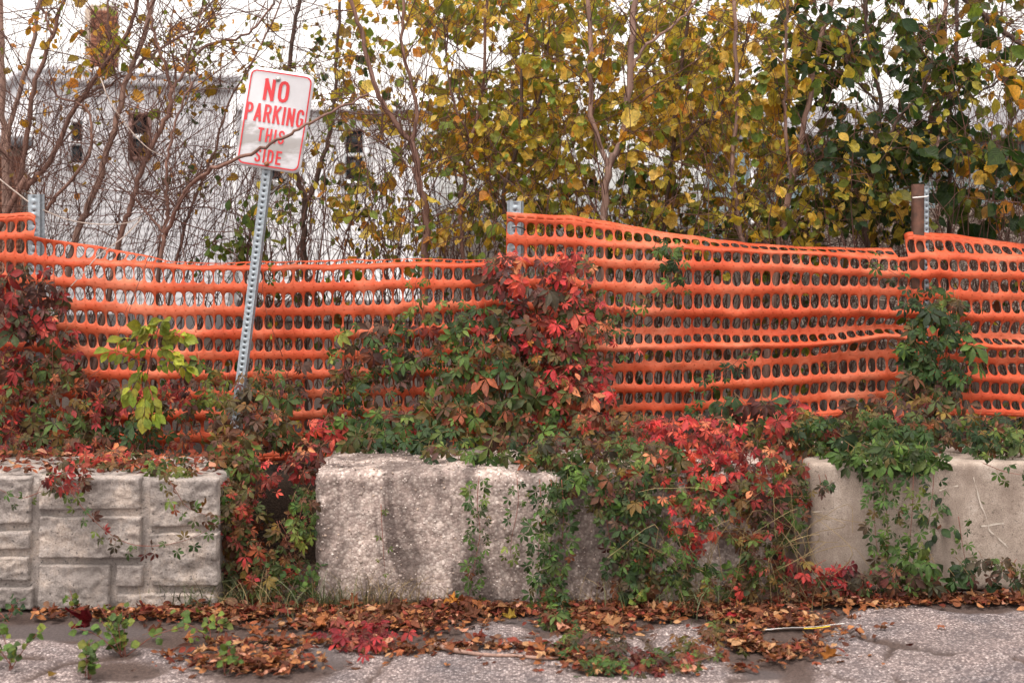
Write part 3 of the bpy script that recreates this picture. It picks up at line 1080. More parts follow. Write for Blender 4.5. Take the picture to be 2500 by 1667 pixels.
# the sign: tilted post, plate, ink, bolts
SY = 0.60
ptop, pbot = P(681, 172, SY), P(528, 1388, SY)
ax_z = unit(ptop - pbot)
ax_y = unit(np.array([0, 1.0, 0]) - ax_z * ax_z[1])
ax_x = np.cross(ax_y, ax_z)
sign = thing('no_parking_sign', 'white and red NO PARKING THIS SIDE sign on a leaning perforated steel post', 'sign', pbot)
Ms = Matrix(((ax_x[0], ax_y[0], ax_z[0]), (ax_x[1], ax_y[1], ax_z[1]), (ax_x[2], ax_y[2], ax_z[2])))
sign.rotation_euler = Ms.to_euler()
LP = float(np.linalg.norm(ptop - pbot))
perforated_channel(0.049, LP, 0.026, 0.0254, 0.0050, 0.005, 0.25).build('post', M['galv'], sign)
sc_pt = P(671.5, 294, SY)
rel = sc_pt - pbot
cxs, czs = float(rel @ ax_x), float(rel @ ax_z)
W_, H_ = 0.301, 0.450
ROLL = math.radians(-1.6)     # the plate hangs a touch more tilted than its post


def bend(x, zz):
    """shallow crease across the plate and a slight curl at its sides"""
    y = -0.010 - 0.03 * max(0, -(zz + 0.045)) * 1.2
    y += 0.010 * abs(x / (W_ / 2)) ** 2
    y += 0.004 * math.sin(zz * 16 + x * 9)
    return y


def plate_pt(x, zz, lift=0.0):
    c, s = math.cos(ROLL), math.sin(ROLL)
    return (cxs + x * c - zz * s, bend(x, zz) - lift, czs + x * s + zz * c)


def rounded_rect(w, h, r, seg=8):
    pts = []
    for cx, cy, a0 in ((w / 2 - r, h / 2 - r, 0), (-w / 2 + r, h / 2 - r, 90), (-w / 2 + r, -h / 2 + r, 180), (w / 2 - r, -h / 2 + r, 270)):
        for k in range(seg + 1):
            a = math.radians(a0 + 90 * k / seg)
            pts.append((cx + r * math.cos(a), cy + r * math.sin(a)))
    return pts


def resample_loop(pts, n):
    p = np.array(pts + [pts[0]])
    d = np.r_[0, np.linalg.norm(np.diff(p, axis=0), axis=1).cumsum()]
    t = np.linspace(0, d[-1], n, endpoint=False)
    return np.stack([np.interp(t, d, p[:, 0]), np.interp(t, d, p[:, 1])], -1)


NP = 96
loop = resample_loop(rounded_rect(W_, H_, 0.034), NP)
rings = [loop * s for s in (1.0, 0.9, 0.75, 0.55, 0.3)]
V = [plate_pt(x, zz) for rg in rings for x, zz in rg] + [plate_pt(0, 0)]
T = []
for k in range(len(rings) - 1):
    for i in range(NP):
        j = (i + 1) % NP
        T.append((k * NP + i, (k + 1) * NP + i, (k + 1) * NP + j, k * NP + j))
for i in range(NP):
    T.append(((len(rings) - 1) * NP + i, len(V) - 1, (len(rings) - 1) * NP + (i + 1) % NP))
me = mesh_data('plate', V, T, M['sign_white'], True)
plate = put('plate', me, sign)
md = plate.modifiers.new('thickness', 'SOLIDIFY')
md.thickness = 0.002
md.offset = -1 if False else 1
lo = resample_loop(rounded_rect(W_ - 0.022, H_ - 0.022, 0.027), NP)
li = resample_loop(rounded_rect(W_ - 0.034, H_ - 0.034, 0.022), NP)
V = [plate_pt(x, zz, 0.0034) for x, zz in lo] + [plate_pt(x, zz, 0.0034) for x, zz in li]
put('border_line', mesh_data('border_line', V, [(i, (i + 1) % NP, NP + (i + 1) % NP, NP + i) for i in range(NP)], M['sign_red']), plate)

# Letters drawn as strokes in a tall narrow sign alphabet; units: height 1
LET = {
    'N': ([[(0, 0), (0, 1)], [(0, 1), (.48, 0)], [(.48, 0), (.48, 1)]], .48),
    'P': ([[(0, 0), (0, 1)], [(0, 1), (.26, 1), (.40, .95), (.46, .84), (.46, .66), (.40, .55), (.26, .5), (0, .5)]], .46),
    'A': ([[(0, 0), (.25, 1)], [(.25, 1), (.50, 0)], [(.09, .27), (.41, .27)]], .50),
    'R': ([[(0, 0), (0, 1)], [(0, 1), (.26, 1), (.40, .95), (.46, .84), (.46, .68), (.40, .57), (.26, .52), (0, .52)], [(.24, .52), (.48, 0)]], .48),
    'K': ([[(0, 0), (0, 1)], [(.48, 1), (0, .42)], [(.17, .60), (.50, 0)]], .50),
    'I': ([[(0, 0), (0, 1)]], 0.0),
    'T': ([[(.22, 0), (.22, 1)], [(0, 1), (.44, 1)]], .44),
    'H': ([[(0, 0), (0, 1)], [(.46, 0), (.46, 1)], [(0, .52), (.46, .52)]], .46),
    'E': ([[(0, 0), (0, 1)], [(0, 1), (.40, 1)], [(0, .52), (.36, .52)], [(0, 0), (.40, 0)]], .40),
    'D': ([[(0, 0), (0, 1)], [(0, 1), (.22, 1), (.38, .93), (.46, .78), (.46, .22), (.38, .07), (.22, 0), (0, 0)]], .46),
    'S': ([[(.45, .78), (.42, .92), (.30, 1), (.16, 1), (.04, .92), (0, .79), (.03, .66), (.14, .57), (.32, .46), (.43, .36), (.46, .22), (.42, .08), (.30, 0), (.16, 0), (.04, .08), (0, .23)]], .46),
    'O': ([[(.24, 1), (.10, .96), (.02, .84), (0, .68), (0, .32), (.02, .16), (.10, .04), (.24, 0), (.38, .04), (.46, .16), (.48, .32), (.48, .68), (.46, .84), (.38, .96), (.24, 1)]], .48),
    'G': ([[(.46, .76), (.42, .92), (.30, 1), (.18, 1), (.06, .92), (0, .76), (0, .24), (.06, .08), (.18, 0), (.30, 0), (.42, .08), (.46, .22), (.46, .46), (.28, .46)]], .46),
}


def word(txt, cx, cz, h, wsc, stroke, space):
    """one inked word lying on the plate"""
    Vv, Ff = [], []
    hs = h - stroke
    total = sum(LET[c][1] * hs * wsc + stroke for c in txt) + space * (len(txt) - 1)
    x = cx - total / 2 + stroke / 2
    lift = 0.0034
    for ch in txt:
        segs, w = LET[ch]
        for si, pl in enumerate(segs):
            pts = np.array([(x + a * hs * wsc, cz - h / 2 + stroke / 2 + b * hs) for a, b in pl])
            closed = len(pts) > 2 and np.allclose(pts[0], pts[-1])
            if not closed and len(pts) == 2 or (not closed):
                d0 = unit(pts[0] - pts[1]) * stroke * (0.5 if ch not in 'SG' else 0.1)
                d1 = unit(pts[-1] - pts[-2]) * stroke * (0.5 if ch not in 'SG' else 0.1)
                pts = np.vstack([pts[:1] + d0, pts[1:-1], pts[-1:] + d1])
            seg_len = np.r_[0, np.linalg.norm(np.diff(pts, axis=0), axis=1).cumsum()]
            tan = np.gradient(pts, axis=0)
            if closed:
                t0 = pts[1] - pts[-2]
                tan[0] = t0
                tan[-1] = t0
            tan /= np.linalg.norm(tan, axis=1, keepdims=True)
            nr = np.stack([-tan[:, 1], tan[:, 0]], -1) * stroke / 2
            b0 = len(Vv)
            m = 0
            for k in range(len(pts)):
                steps = [0] if k == 0 else ([0.25, 0.5, 0.75, 1] if len(pts) == 2 else [1])
                for s in steps:
                    pp = pts[k] if k == 0 else pts[k - 1] + (pts[k] - pts[k - 1]) * s
                    nn = nr[k]
                    Vv.append(plate_pt(*(pp + nn), lift + 0.00006 * si))
                    Vv.append(plate_pt(*(pp - nn), lift + 0.00006 * si))
                    m += 1
            for k in range(m - 1):
                Ff.append((b0 + 2 * k, b0 + 2 * k + 1, b0 + 2 * k + 3, b0 + 2 * k + 2))
        x += w * hs * wsc + stroke + space
    o = put('lettering', mesh_data('lettering', Vv, Ff, M['sign_red']), plate)
    return o


def sgn(px, py):
    r = P(px, py, SY) - pbot
    xs, zs = float(r @ ax_x) - cxs, float(r @ ax_z) - czs
    c, s = math.cos(-ROLL), math.sin(-ROLL)
    return xs * c - zs * s, xs * s + zs * c


for txt, px_, py_, h_, ws_, st_, sp_ in (('NO', 676, 223, 0.098, 0.86, 0.0150, 0.016), ('PARKING', 671, 281, 0.082, 0.66, 0.0110, 0.0086),
                                         ('THIS', 663, 333, 0.062, 0.76, 0.0088, 0.0105), ('SIDE', 656, 383, 0.062, 0.78, 0.0088, 0.0105)):
    a, b = sgn(px_, py_)
    word(txt, a, b, h_, ws_, st_, sp_)
for px_, py_, mt in ((680, 195, M['bolt']), (653, 401, M['rust_bolt'])):
    a, b = sgn(px_, py_)
    c = np.array(plate_pt(a, b, 0.003))
    th = np.arange(10) * 2 * np.pi / 10
    mbb = MB()
    for r0, r1, y0, y1 in ((0.012, 0.011, 0.0, -0.002), (0.0072, 0.0068, -0.002, -0.008)):
        ra = np.stack([r0 * np.cos(th), np.full(10, y0), r0 * np.sin(th)], -1)
        rb = np.stack([r1 * np.cos(th), np.full(10, y1), r1 * np.sin(th)], -1)
        Vb = np.vstack([ra, rb, [[0, y1, 0]]]) + c
        Tb = [[i, (i + 1) % 10, 10 + (i + 1) % 10] for i in range(10)] + [[i, 10 + (i + 1) % 10, 10 + i] for i in range(10)] + [[10 + i, 10 + (i + 1) % 10, 20] for i in range(10)]
        mbb.add(Vb, Tb)
    mbb.build('bolt', mt, sign)


# ------------------------------------------------------------------ orange safety fence
def fence(name, label, stations, x_lo, x_hi, col_px, keep, back_sign, seed, shear=None):
    xs = np.array([s[0] for s in stations], float)
    yb = np.array([s[1] for s in stations], float)          # (stations, bands)
    nb = yb.shape[1]
    fine = np.arange(x_lo - 60, x_hi + 61, 2.0)
    yf = np.stack([np.interp(fine, xs, yb[:, b]) for b in range(nb)], -1)
    k = np.exp(-np.linspace(-2, 2, 17) ** 2)
    k /= k.sum()
    pad = np.vstack([np.repeat(yf[:1], 8, 0), yf, np.repeat(yf[-1:], 8, 0)])
    yf = np.stack([np.convolve(pad[:, b], k, 'valid') for b in range(nb)], -1)
    d0 = FY - CAM_Y
    L = 54.0
    dz = np.diff(yf, axis=1)
    dY = np.sqrt(np.clip(L ** 2 - dz ** 2, 0, None)) * d0 / F_PX * np.array(back_sign)[None, :]
    Yf = np.concatenate([np.zeros((len(fine), 1)), dY.cumsum(1)], 1)
    Yf = Yf - Yf[:, 2:3] + FY
    nx_r = fbm(np.stack([fine / 160, np.zeros_like(fine), np.zeros_like(fine) + seed], -1), 3, seed)
    Yf = Yf + nx_r[:, None] * 0.03 * np.linspace(0.3, 1.0, nb)[None, :]

    def surf(u, v):
        x = x_lo + u * col_px
        if shear is not None:
            x = x + shear(x, v)
        fi = np.clip((x - fine[0]) / 2.0, 0, len(fine) - 1.001)
        i0 = fi.astype(int)
        ft = fi - i0

        def cub(A):
            vi = np.clip(np.floor(v).astype(int), 0, nb - 2)
            t = v - vi
            g = lambda b: A[i0, np.clip(b, 0, nb - 1)] * (1 - ft) + A[i0 + 1, np.clip(b, 0, nb - 1)] * ft
            p1, p2 = g(vi), g(vi + 1)
            p0 = np.where(vi > 0, g(vi - 1), 2 * p1 - p2)
            p3 = np.where(vi < nb - 2, g(vi + 2), 2 * p2 - p1)
            tc = np.clip(t, 0, 1)
            r = 0.5 * (2 * p1 + (p2 - p0) * tc + (2 * p0 - 5 * p1 + 4 * p2 - p3) * tc ** 2 + (-p0 + 3 * p1 - 3 * p2 + p3) * tc ** 3)
            r = np.where(t < 0, p1 + t * (p2 - p1), r)
            return np.where(t > 1, p2 + (t - 1) * (p2 - p1), r)
        py, Y = cub(yf), cub(Yf)
        Y = Y - 0.008 * np.cos(2 * np.pi * v)
        w3 = np.stack([x / 45.0, v * 1.5, np.full_like(x, seed)], -1)
        py = py + vnoise(w3, seed + 2) * 2.0 + vnoise(w3 * 0.35, seed + 12) * 2.0
        x = x + vnoise(w3 * 1.2, seed + 4) * 1.5
        Y = Y + vnoise(w3 * 0.9, seed + 6) * 0.010
        d = Y - CAM_Y
        # sizes are set at the fence plane so that a fold in depth keeps its real width
        return np.stack([(x - 1250) * d0 / F_PX, Y, CAM_H + (HOR - py) * d / F_PX], -1)

    ncol = int((x_hi - x_lo) / col_px)
    nseg = 24
    th = (np.arange(nseg) + 0.5) * 2 * np.pi / nseg
    c, s = np.cos(th), np.sin(th)
    m = np.maximum(np.abs(c), np.abs(s))
    sq = np.stack([0.5 + 0.5 * c / m, 0.5 + 0.5 * s / m], -1)
    e = 2.5
    rr = (np.abs(c / 0.43) ** e + np.abs(s / 0.305) ** e) ** (-1 / e)
    ho = np.stack([0.5 + rr * c, 0.5 + rr * s], -1)
    # add the cell corners to the outer ring
    ring_o = sq.copy()
    for cx_, cy_ in ((0, 0), (1, 0), (1, 1), (0, 1)):
        i = np.argmin(np.hypot(sq[:, 0] - cx_, sq[:, 1] - cy_))
        ring_o[i] = (cx_, cy_)
    mid = ring_o * 0.66 + ho * 0.34
    mid2 = ring_o * 0.33 + ho * 0.67
    uv, quads = [], []
    nrow = nb - 1
    for r in range(nrow):
        for kx in range(ncol):
            if not keep(x_lo + (kx + 0.5) * col_px, r):
                continue
            js = rng.normal(0, 0.02, 2)
            base = len(uv) * nseg
            uv.append(ring_o + (kx, r))
            uv.append(mid + (kx, r))
            uv.append(mid2 + (kx, r) + js * 0.5)
            uv.append((ho - 0.5) * (1 + rng.normal(0, 0.035, 2)) + 0.5 + (kx, r) + js)
            for i in range(nseg):
                j = (i + 1) % nseg
                for q in (0, 1, 2):
                    a = base + q * nseg
                    quads.append((a + i, a + j, a + nseg + j, a + nseg + i))
    n0 = len(uv) * nseg
    UV = [np.concatenate(uv)]
    # selvedge strips along the top and bottom
    ssteps = 4
    cnt = n0
    for r, v0, v1 in ((0, 0.0, -0.22), (nrow - 1, nrow, nrow + 0.2)):
        for kx in range(ncol):
            if not keep(x_lo + (kx + 0.5) * col_px, r):
                continue
            us = np.linspace(kx, kx + 1, ssteps + 1)
            st = np.concatenate([np.stack([us, np.full(ssteps + 1, v0)], -1), np.stack([us, np.full(ssteps + 1, v1)], -1)])
            UV.append(st)
            for i in range(ssteps):
                q = (cnt + i, cnt + i + 1, cnt + ssteps + 2 + i, cnt + ssteps + 1 + i)
                quads.append(q if v1 > v0 else q[::-1])
            cnt += 2 * (ssteps + 1)
    UV = np.concatenate(UV)
    key = np.round(UV * 5000).astype(np.int64)
    _, first, inv = np.unique(key[:, 0] * 1000003 + key[:, 1], return_index=True, return_inverse=True)
    V = surf(UV[first, 0], UV[first, 1])
    Q = inv.reshape(-1)[np.array(quads)]
    Q = Q[(Q[:, 0] != Q[:, 1]) & (Q[:, 2] != Q[:, 3]) & (Q[:, 1] != Q[:, 2]) & (Q[:, 0] != Q[:, 3])]
    org = np.array([V[:, 0].mean(), FY, 0])
    o = put(name, mesh_data(name, V - org, Q, M['orange'], True), None, org, label=label, category='fence', group='orange plastic safety fence')
    md = o.modifiers.new('thickness', 'SOLIDIFY')
    md.thickness = 0.0016
    md.offset = 0
    return o


st_left = [(-60, [530, 576, 629, 683, 736, 789, 843, 898, 951, 1004, 1056, 1108]),
           (19, [531, 577, 631, 685, 738, 791, 845, 900, 952, 1004, 1056, 1108]),
           (75, [527, 574, 632, 685, 739, 793, 847, 902, 955, 1007, 1058, 1110]),
           (119, [560, 583, 637, 686, 740, 795, 848, 903, 957, 1008, 1060, 1112]),
           (230, [590, 602, 640, 692, 746, 803, 857, 914, 966, 1017, 1068, 1118]),
           (330, [610, 622, 646, 698, 754, 808, 862, 916, 967, 1018, 1070, 1120]),
           (402, [630, 640, 651, 702, 760, 813, 865, 917, 967, 1018, 1072, 1122]),
           (520, [632, 641, 653, 704, 761, 815, 866, 917, 965, 1016, 1068, 1120]),
           (670, [630, 638, 654, 705, 761, 816, 866, 916, 964, 1015, 1063, 1115]),
           (871, [626, 633, 650, 698, 757, 815, 866, 912, 956, 1006, 1055, 1106]),
           (1050, [626, 633, 646, 695, 752, 808, 860, 908, 954, 1004, 1052, 1102]),
           (1177, [626, 633, 643, 692, 746, 800, 855, 905, 952, 1004, 1050, 1100]),
           (1260, [624, 630, 642, 692, 744, 800, 855, 905, 952, 1004, 1050, 1100])]
fence('safety_fence', 'sagging orange mesh safety fence behind the NO PARKING sign, its top row flopped over', st_left, -497.4, 1244, 24.3,
      lambda x, r: (x < 76) if r == 0 else True, [-0.25, -1, -0.35, 0.3, -0.3, 0.3, -0.3, 0.3, -0.3, 0.3, -0.3], 3,
      lambda x, v: np.where((x > 120) & (x < 480), (v - 3) * 3.0, 0))
st_right = [(1215, [527, 582, 634, 690, 745, 800, 850, 897, 945, 992, 1040]),
            (1254, [529, 585, 637, 692, 747, 802, 852, 899, 947, 994, 1042]),
            (1400, [539, 590, 641, 697, 752, 805, 851, 898, 948, 995, 1042]),
            (1484, [549, 595, 644, 700, 757, 808, 850, 897, 948, 995, 1042]),
            (1600, [568, 600, 646, 704, 761, 809, 848, 895, 948, 993, 1038]),
            (1677, [579, 603, 648, 706, 763, 809, 845, 893, 947, 992, 1037]),
            (1800, [592, 608, 651, 707, 764, 812, 845, 887, 938, 984, 1026]),
            (1934, [602, 614, 654, 707, 765, 813, 845, 880, 929, 975, 1014]),
            (2060, [607, 621, 661, 709, 765, 807, 835, 870, 921, 967, 1010]),
            (2163, [610, 627, 669, 711, 765, 797, 820, 862, 916, 962, 1010]),
            (2200, [608, 627, 669, 713, 765, 797, 822, 862, 916, 962, 1010]),
            (2222, [576, 626, 669, 716, 765, 803, 830, 866, 917, 963, 1008]),
            (2263, [577, 625, 669, 719, 765, 810, 840, 872, 918, 965, 1006]),
            (2360, [585, 628, 671, 721, 770, 818, 845, 876, 921, 968, 1006]),
            (2469, [599, 631, 673, 723, 774, 822, 847, 880, 924, 971, 1008]),
            (2570, [604, 634, 675, 725, 777, 825, 850, 883, 927, 973, 1010])]


def keep_right(x, r):
    if r == 0 and 2188 < x < 2214:
        return False
    if r == 1 and x < 1240:
        return False
    if r > 1 and x < 1226 + 9 * ((r * 7) % 3):
        return False
    return True


fence('safety_fence', 'taut orange mesh safety fence raised high between the middle post and the right edge', st_right, 1236, 2916, 24.0, keep_right,
      [-1, -0.3, 0.3, -0.3, 0.75, -0.8, 0.5, -0.35, 0.3, -0.3], 8, lambda x, v: np.where(x > 2240, (v - 1) * 3.5, 0) + np.clip((x - 1850) / 300, 0, 1) * -6 * np.exp(-((v - 5.3) / 0.8) ** 2))


# ------------------------------------------------------------------ leaf shapes: base at origin, tip along +Y, face along +Z, length 1
def leaflet(w=0.42, fold=0.18, droop=0.22, twist=0.0, rows=(0, 0.16, 0.36, 0.58, 0.8, 1.0), prof_=None, tooth=0.0):
    V, LC, T = [], [], []
    prof = prof_ or {0: 0.02, 0.16: 0.52, 0.36: 0.94, 0.58: 1.0, 0.8: 0.62, 1.0: 0.0}
    for k, s in enumerate(rows):
        hw = 0.5 * w * prof[s] * (1 + tooth * (1 if k % 2 else -0.6))
        for t in (-1, 0, 1):
            z = -droop * s * s + fold * abs(t) * hw * 1.6 + twist * t * hw * s
            V.append((t * hw, s, z))
            LC.append((s, t, 0))
    for k in range(len(rows) - 1):
        a = 3 * k
        for q in (0, 1):
            T += [[a + q, a + q + 1, a + 4 + q], [a + q, a + 4 + q, a + 3 + q]]
    return np.array(V), np.array(T), np.array(LC)


def petiole(l, droop=0.0, w=0.02):
    V = np.array([(-w, 0, 0.0), (w, 0, 0.0), (0, 0, w * 1.4), (-w, -l, droop), (w, -l, droop), (0, -l, droop + w * 1.4)])
    T = np.array([[0, 1, 4], [0, 4, 3], [1, 2, 5], [1, 5, 4], [2, 0, 3], [2, 3, 5]])
    return V, T, np.tile([0.5, 0.5, 3.0], (6, 1))


def joinT(parts):
    Vs, Ts, Ls, n = [], [], [], 0
    for V, T, L in parts:
        Vs.append(V)
        Ts.append(T + n)
        Ls.append(L)
        n += len(V)
    return np.concatenate(Vs), np.concatenate(Ts), np.concatenate(Ls)


def rotz(V, a):
    c, s = math.cos(a), math.sin(a)
    return V @ np.array([[c, s, 0], [-s, c, 0], [0, 0, 1]])


def creeper(r):
    parts = [petiole(0.55, r.uniform(-0.25, -0.05))]
    sp = r.uniform(0.85, 1.1)
    n = 5 if r.random() < 0.85 else 3
    angs = (-100, -49, 0, 49, 100) if n == 5 else (-62, 0, 62)
    lens = (0.66, 0.9, 1.0, 0.9, 0.66) if n == 5 else (0.8, 1.0, 0.8)
    for a, l in zip(angs, lens):
        V, T, L = leaflet(r.uniform(0.36, 0.48), r.uniform(0.1, 0.5), r.uniform(0.05, 0.6), r.uniform(-0.6, 0.6), prof_={0: 0.03, 0.16: 0.26, 0.36: 0.74, 0.58: 1.0, 0.8: 0.72, 1.0: 0.0}, tooth=0.05)
        V = V * l * r.uniform(0.85, 1.12)
        V[:, 1] += 0.05
        L[:, 2] = r.uniform(-1, 1)
        V = rotz(V, -math.radians(a * sp + r.uniform(-9, 9)))
        V[:, 2] += r.uniform(-0.03, 0.03)
        parts.append((V, T, L))
    return joinT(parts)


def single(r, w=0.55):
    V, T, L = leaflet(w * r.uniform(0.85, 1.15), r.uniform(0.0, 0.4), r.uniform(0.0, 0.45), r.uniform(-0.6, 0.6), tooth=0.03)
    return joinT([petiole(0.22, -0.05, 0.014), (V, T, L)])


def lobed(r, pts, curl=0.25, pet=0.35, wav=0.12):
    """leaf from a polar half-outline [(angle from tip, radius)]"""
    half = [(a, rad) for a, rad in pts]
    full = [(-a, rad) for a, rad in reversed(half) if a > 0] + half
    c0 = np.array([0, 0.42])
    V, L = [(c0[0], c0[1], 0.0)], [(0.42, 0.0, 0)]
    ph = r.uniform(0, 6)
    n = len(full)
    for f in (0.55, 1.0):
        for a, rad in full:
            rr = rad * f * (r.uniform(0.93, 1.07) if f == 1.0 else 1)
            x, y = rr * math.sin(math.radians(a)), 0.42 + rr * math.cos(math.radians(a))
            z = wav * math.sin(math.radians(a) * 3 + ph) * f * f + curl * f * f * r.uniform(0.5, 1.1) * (0.7 if f == 1 else 0.5)
            V.append((x, y, z))
            L.append((y, x * 1.6, 0))
    T = []
    for i in range(n - 1):
        T.append([0, 1 + i + 1, 1 + i])
        a, b = 1 + i, 1 + n + i
        T += [[a, a + 1, b + 1], [a, b + 1, b]]
    V = np.array(V)
    T = np.array(T)[:, ::-1]
    k = r.uniform(0.4, 1.5) * curl * 2
    V[:, 2] += k * V[:, 0] ** 2 - r.uniform(0, 0.5) * V[:, 1] ** 2 * curl * 1.5
    return joinT([petiole(pet, -0.1, 0.012), (V, T, np.array(L))])


GRAPE = [(0, 0.60), (9, 0.53), (16, 0.50), (24, 0.51), (32, 0.46), (42, 0.52), (50, 0.48), (60, 0.50), (72, 0.46), (84, 0.48), (97, 0.44), (112, 0.46), (128, 0.45), (144, 0.48), (158, 0.45), (168, 0.38), (180, 0.28)]
MAPLE = [(0, 0.62), (7, 0.46), (12, 0.44), (20, 0.26), (28, 0.24), (38, 0.44), (44, 0.46), (52, 0.60), (60, 0.46), (68, 0.42), (80, 0.25), (92, 0.26), (104, 0.46), (112, 0.36), (128, 0.28), (150, 0.30), (180, 0.36)]
OAK = [(0, 0.62), (9, 0.5), (16, 0.36), (26, 0.28), (36, 0.42), (46, 0.42), (60, 0.24), (78, 0.20), (96, 0.30), (110, 0.34), (128, 0.24), (150, 0.30), (180, 0.42)]


def curled(r):
    """crisp rolled leaf"""
    V, T, L = leaflet(r.uniform(0.4, 0.75), 0.0, 0.0)
    R = r.uniform(0.14, 0.4)
    a = V[:, 0] / R
    V[:, 0], z = R * np.sin(a), R * (1 - np.cos(a))
    V[:, 2] = z + r.uniform(-0.5, 0.6) * (V[:, 1] - 0.5) ** 2
    return joinT([petiole(0.2, 0.0, 0.012), (V, T, L)])


tr = random.Random(5)
TPL = {
    'creeper': [creeper(tr) for _ in range(8)],
    'ovate': [single(tr, 0.58) for _ in range(6)],
    'round': [single(tr, 0.92) for _ in range(5)],
    'slim': [single(tr, 0.34) for _ in range(5)],
    'grape': [lobed(tr, GRAPE, 0.22) for _ in range(8)],
    'maple': [lobed(tr, MAPLE, 0.3, 0.3) for _ in range(6)],
    'oak': [lobed(tr, OAK, 0.25, 0.25) for _ in range(3)],
    'curled': [curled(tr) for _ in range(8)],
}


def pal(*hexes, var=0.18, n=16, seed=0, tone=(0.70, 0.64, 0.50)):
    r = np.random.default_rng(seed + len(hexes))
    out = []
    for k in range(n):
        c = lin(hexes[k % len(hexes)]) * np.array(tone)
        out.append(np.clip(c * (1 + r.normal(0, var)) * (1 + r.normal(0, 0.05, 3)), 0.004, 0.95))
    return out


PAL = {
    'dark_red': pal('#6a2a2a', '#4e3230', '#7e2c2e', '#45402f', '#5a3a36', '#46502f', '#923438', '#5c3f33', tone=(0.92, 0.66, 0.56)),
    'mixed': pal('#5a5a32', '#6e5236', '#4c6036', '#7e4636', '#62483a', '#7c6a38', '#52643a', '#985040', '#6a6238', tone=(0.84, 0.74, 0.48)),
    'purple': pal('#54403c', '#464438', '#5e4644', '#4e4a36', '#623a3c', '#465036', '#584a3c', tone=(0.86, 0.68, 0.58)),
    'bright_red': pal('#c0403f', '#cc4a4c', '#ac3038', '#d66a5a', '#98303a', '#c2563f', '#8c3038', '#7a3a34', tone=(1.08, 0.9, 0.82)),
    'red_mix': pal('#a83e3a', '#76342f', '#c05a4a', '#62443a', '#c98a66', '#57543a', '#94343a', '#4c5a36', '#6a4c38', tone=(1.05, 0.86, 0.7)),
    'green': pal('#4a6a32', '#3e5c2e', '#567838', '#34502c', '#617a3c', '#47652f', '#3a4c2a', tone=(0.74, 0.70, 0.50)),
    'green_mix': pal('#526c36', '#466032', '#647a42', '#64593a', '#57483a', '#4a6638', '#6e463a', '#5c6a3c', tone=(0.78, 0.74, 0.48)),
    'light_green': pal('#70863c', '#7f9246', '#647e38', '#8a9848'),
    'deep_green': pal('#2c4a2c', '#36552f', '#2a4028', '#3f5c32', '#33492c', tone=(0.74, 0.70, 0.54)),
    'yellow': pal('#c4a552', '#ab9842', '#bd9c4c', '#938e3e', '#cfb068', '#a08c44', '#7c823c', '#c6a264', '#6e7a3a', '#b49a58', '#d2b878', tone=(1.2, 1.18, 0.84)),
    'olive': pal('#7e8640', '#948c3e', '#68783a', '#a89446', '#6e7a40', '#b49c4e', '#5a7038', '#c0a858', tone=(1.2, 1.2, 0.78)),
    'dusk_green': pal('#3a4f2a', '#2f4429', '#46582c', '#54602e', '#2b3c26', '#6a6a30', '#8a6c30', tone=(0.86, 0.86, 0.60)),
    'ash': pal('#a4a33c', '#949a3a', '#b0aa48', '#88943a', tone=(0.70, 0.76, 0.44)),
    'brown': pal('#7e5440', '#966848', '#664534', '#a8805e', '#70473a', '#553a2e', '#b8947a', '#86543a', '#8e7460', tone=(0.86, 0.72, 0.6)),
    'litter_red': pal('#82403a', '#96483c', '#703430', '#a0604a'),
    'crimson': pal('#8e1f2c', '#a42a34', '#7a1c28', '#b23a3a', tone=(0.8, 0.7, 0.65)),
    'shoot': pal('#5c7a38', '#6c8638', '#4e6c34', '#808a3a', tone=(0.6, 0.6, 0.44)),
    'orange': pal('#b8782e', '#bf8440', '#a46a30', '#8a7038'),
    'bare': pal('#a88838', '#b8924a', '#8c7a3a', '#c0884a', '#6d7634', tone=(1.05, 0.95, 0.62)),
}


def frame(d, n):
    y = unit(d)
    z = np.asarray(n, float) - y * np.dot(n, y)
    if np.linalg.norm(z) < 1e-3:
        z = np.cross(y, [1, 0, 0.3])
    z = unit(z)
    x = np.cross(y, z)
    return np.stack([x, y, z], 1)


PLANTS = []


class Plant:
    def __init__(self, name, label, cat, base, mat='leaf', n_ind=120, group=None, tops=False):
        self.root = thing(name, label, cat, base, group)
        self.base = np.asarray(base, float)
        self.mat = mat
        self.n_ind = n_ind
        self.leaves = []        # (template key, variant, palette, colour index, 3x3*size, pos, size)
        self.stems = MB()
        self.twigs = MB()
        PLANTS.append(self)

    def leaf(self, kind, palette, pos, d, n, size):
        v = int(rng.integers(len(TPL[kind])))
        c = int(rng.integers(len(PAL[palette])))
        self.leaves.append((kind, v, palette, c, frame(d, n) * size, np.asarray(pos, float), size))

    def stem(self, pts, r0, r1=None, sides=5, n=None):
        pts = smooth_path(pts, n or max(4, 4 * (len(pts) - 1) + 1))
        V, T = tube(pts, np.linspace(r0, r1 if r1 is not None else r0, len(pts)), sides)
        self.stems.add(V, T)
        return pts

    def twig(self, pts, r0, r1, sides=3):
        V, T = tube(pts, np.linspace(r0, r1, len(pts)), sides, cap=False)
        self.twigs.add(V, T)


def hang_dir(spread=0.7, fwd=0.3):
    return np.array([rng.normal(0, spread), -abs(rng.normal(fwd, 0.25)), -abs(rng.normal(0.75, 0.35))])


def face_n(up=0.55):
    return np.array([rng.normal(0, 0.45), -0.75 + rng.normal(0, 0.25), up + rng.normal(0, 0.35)])


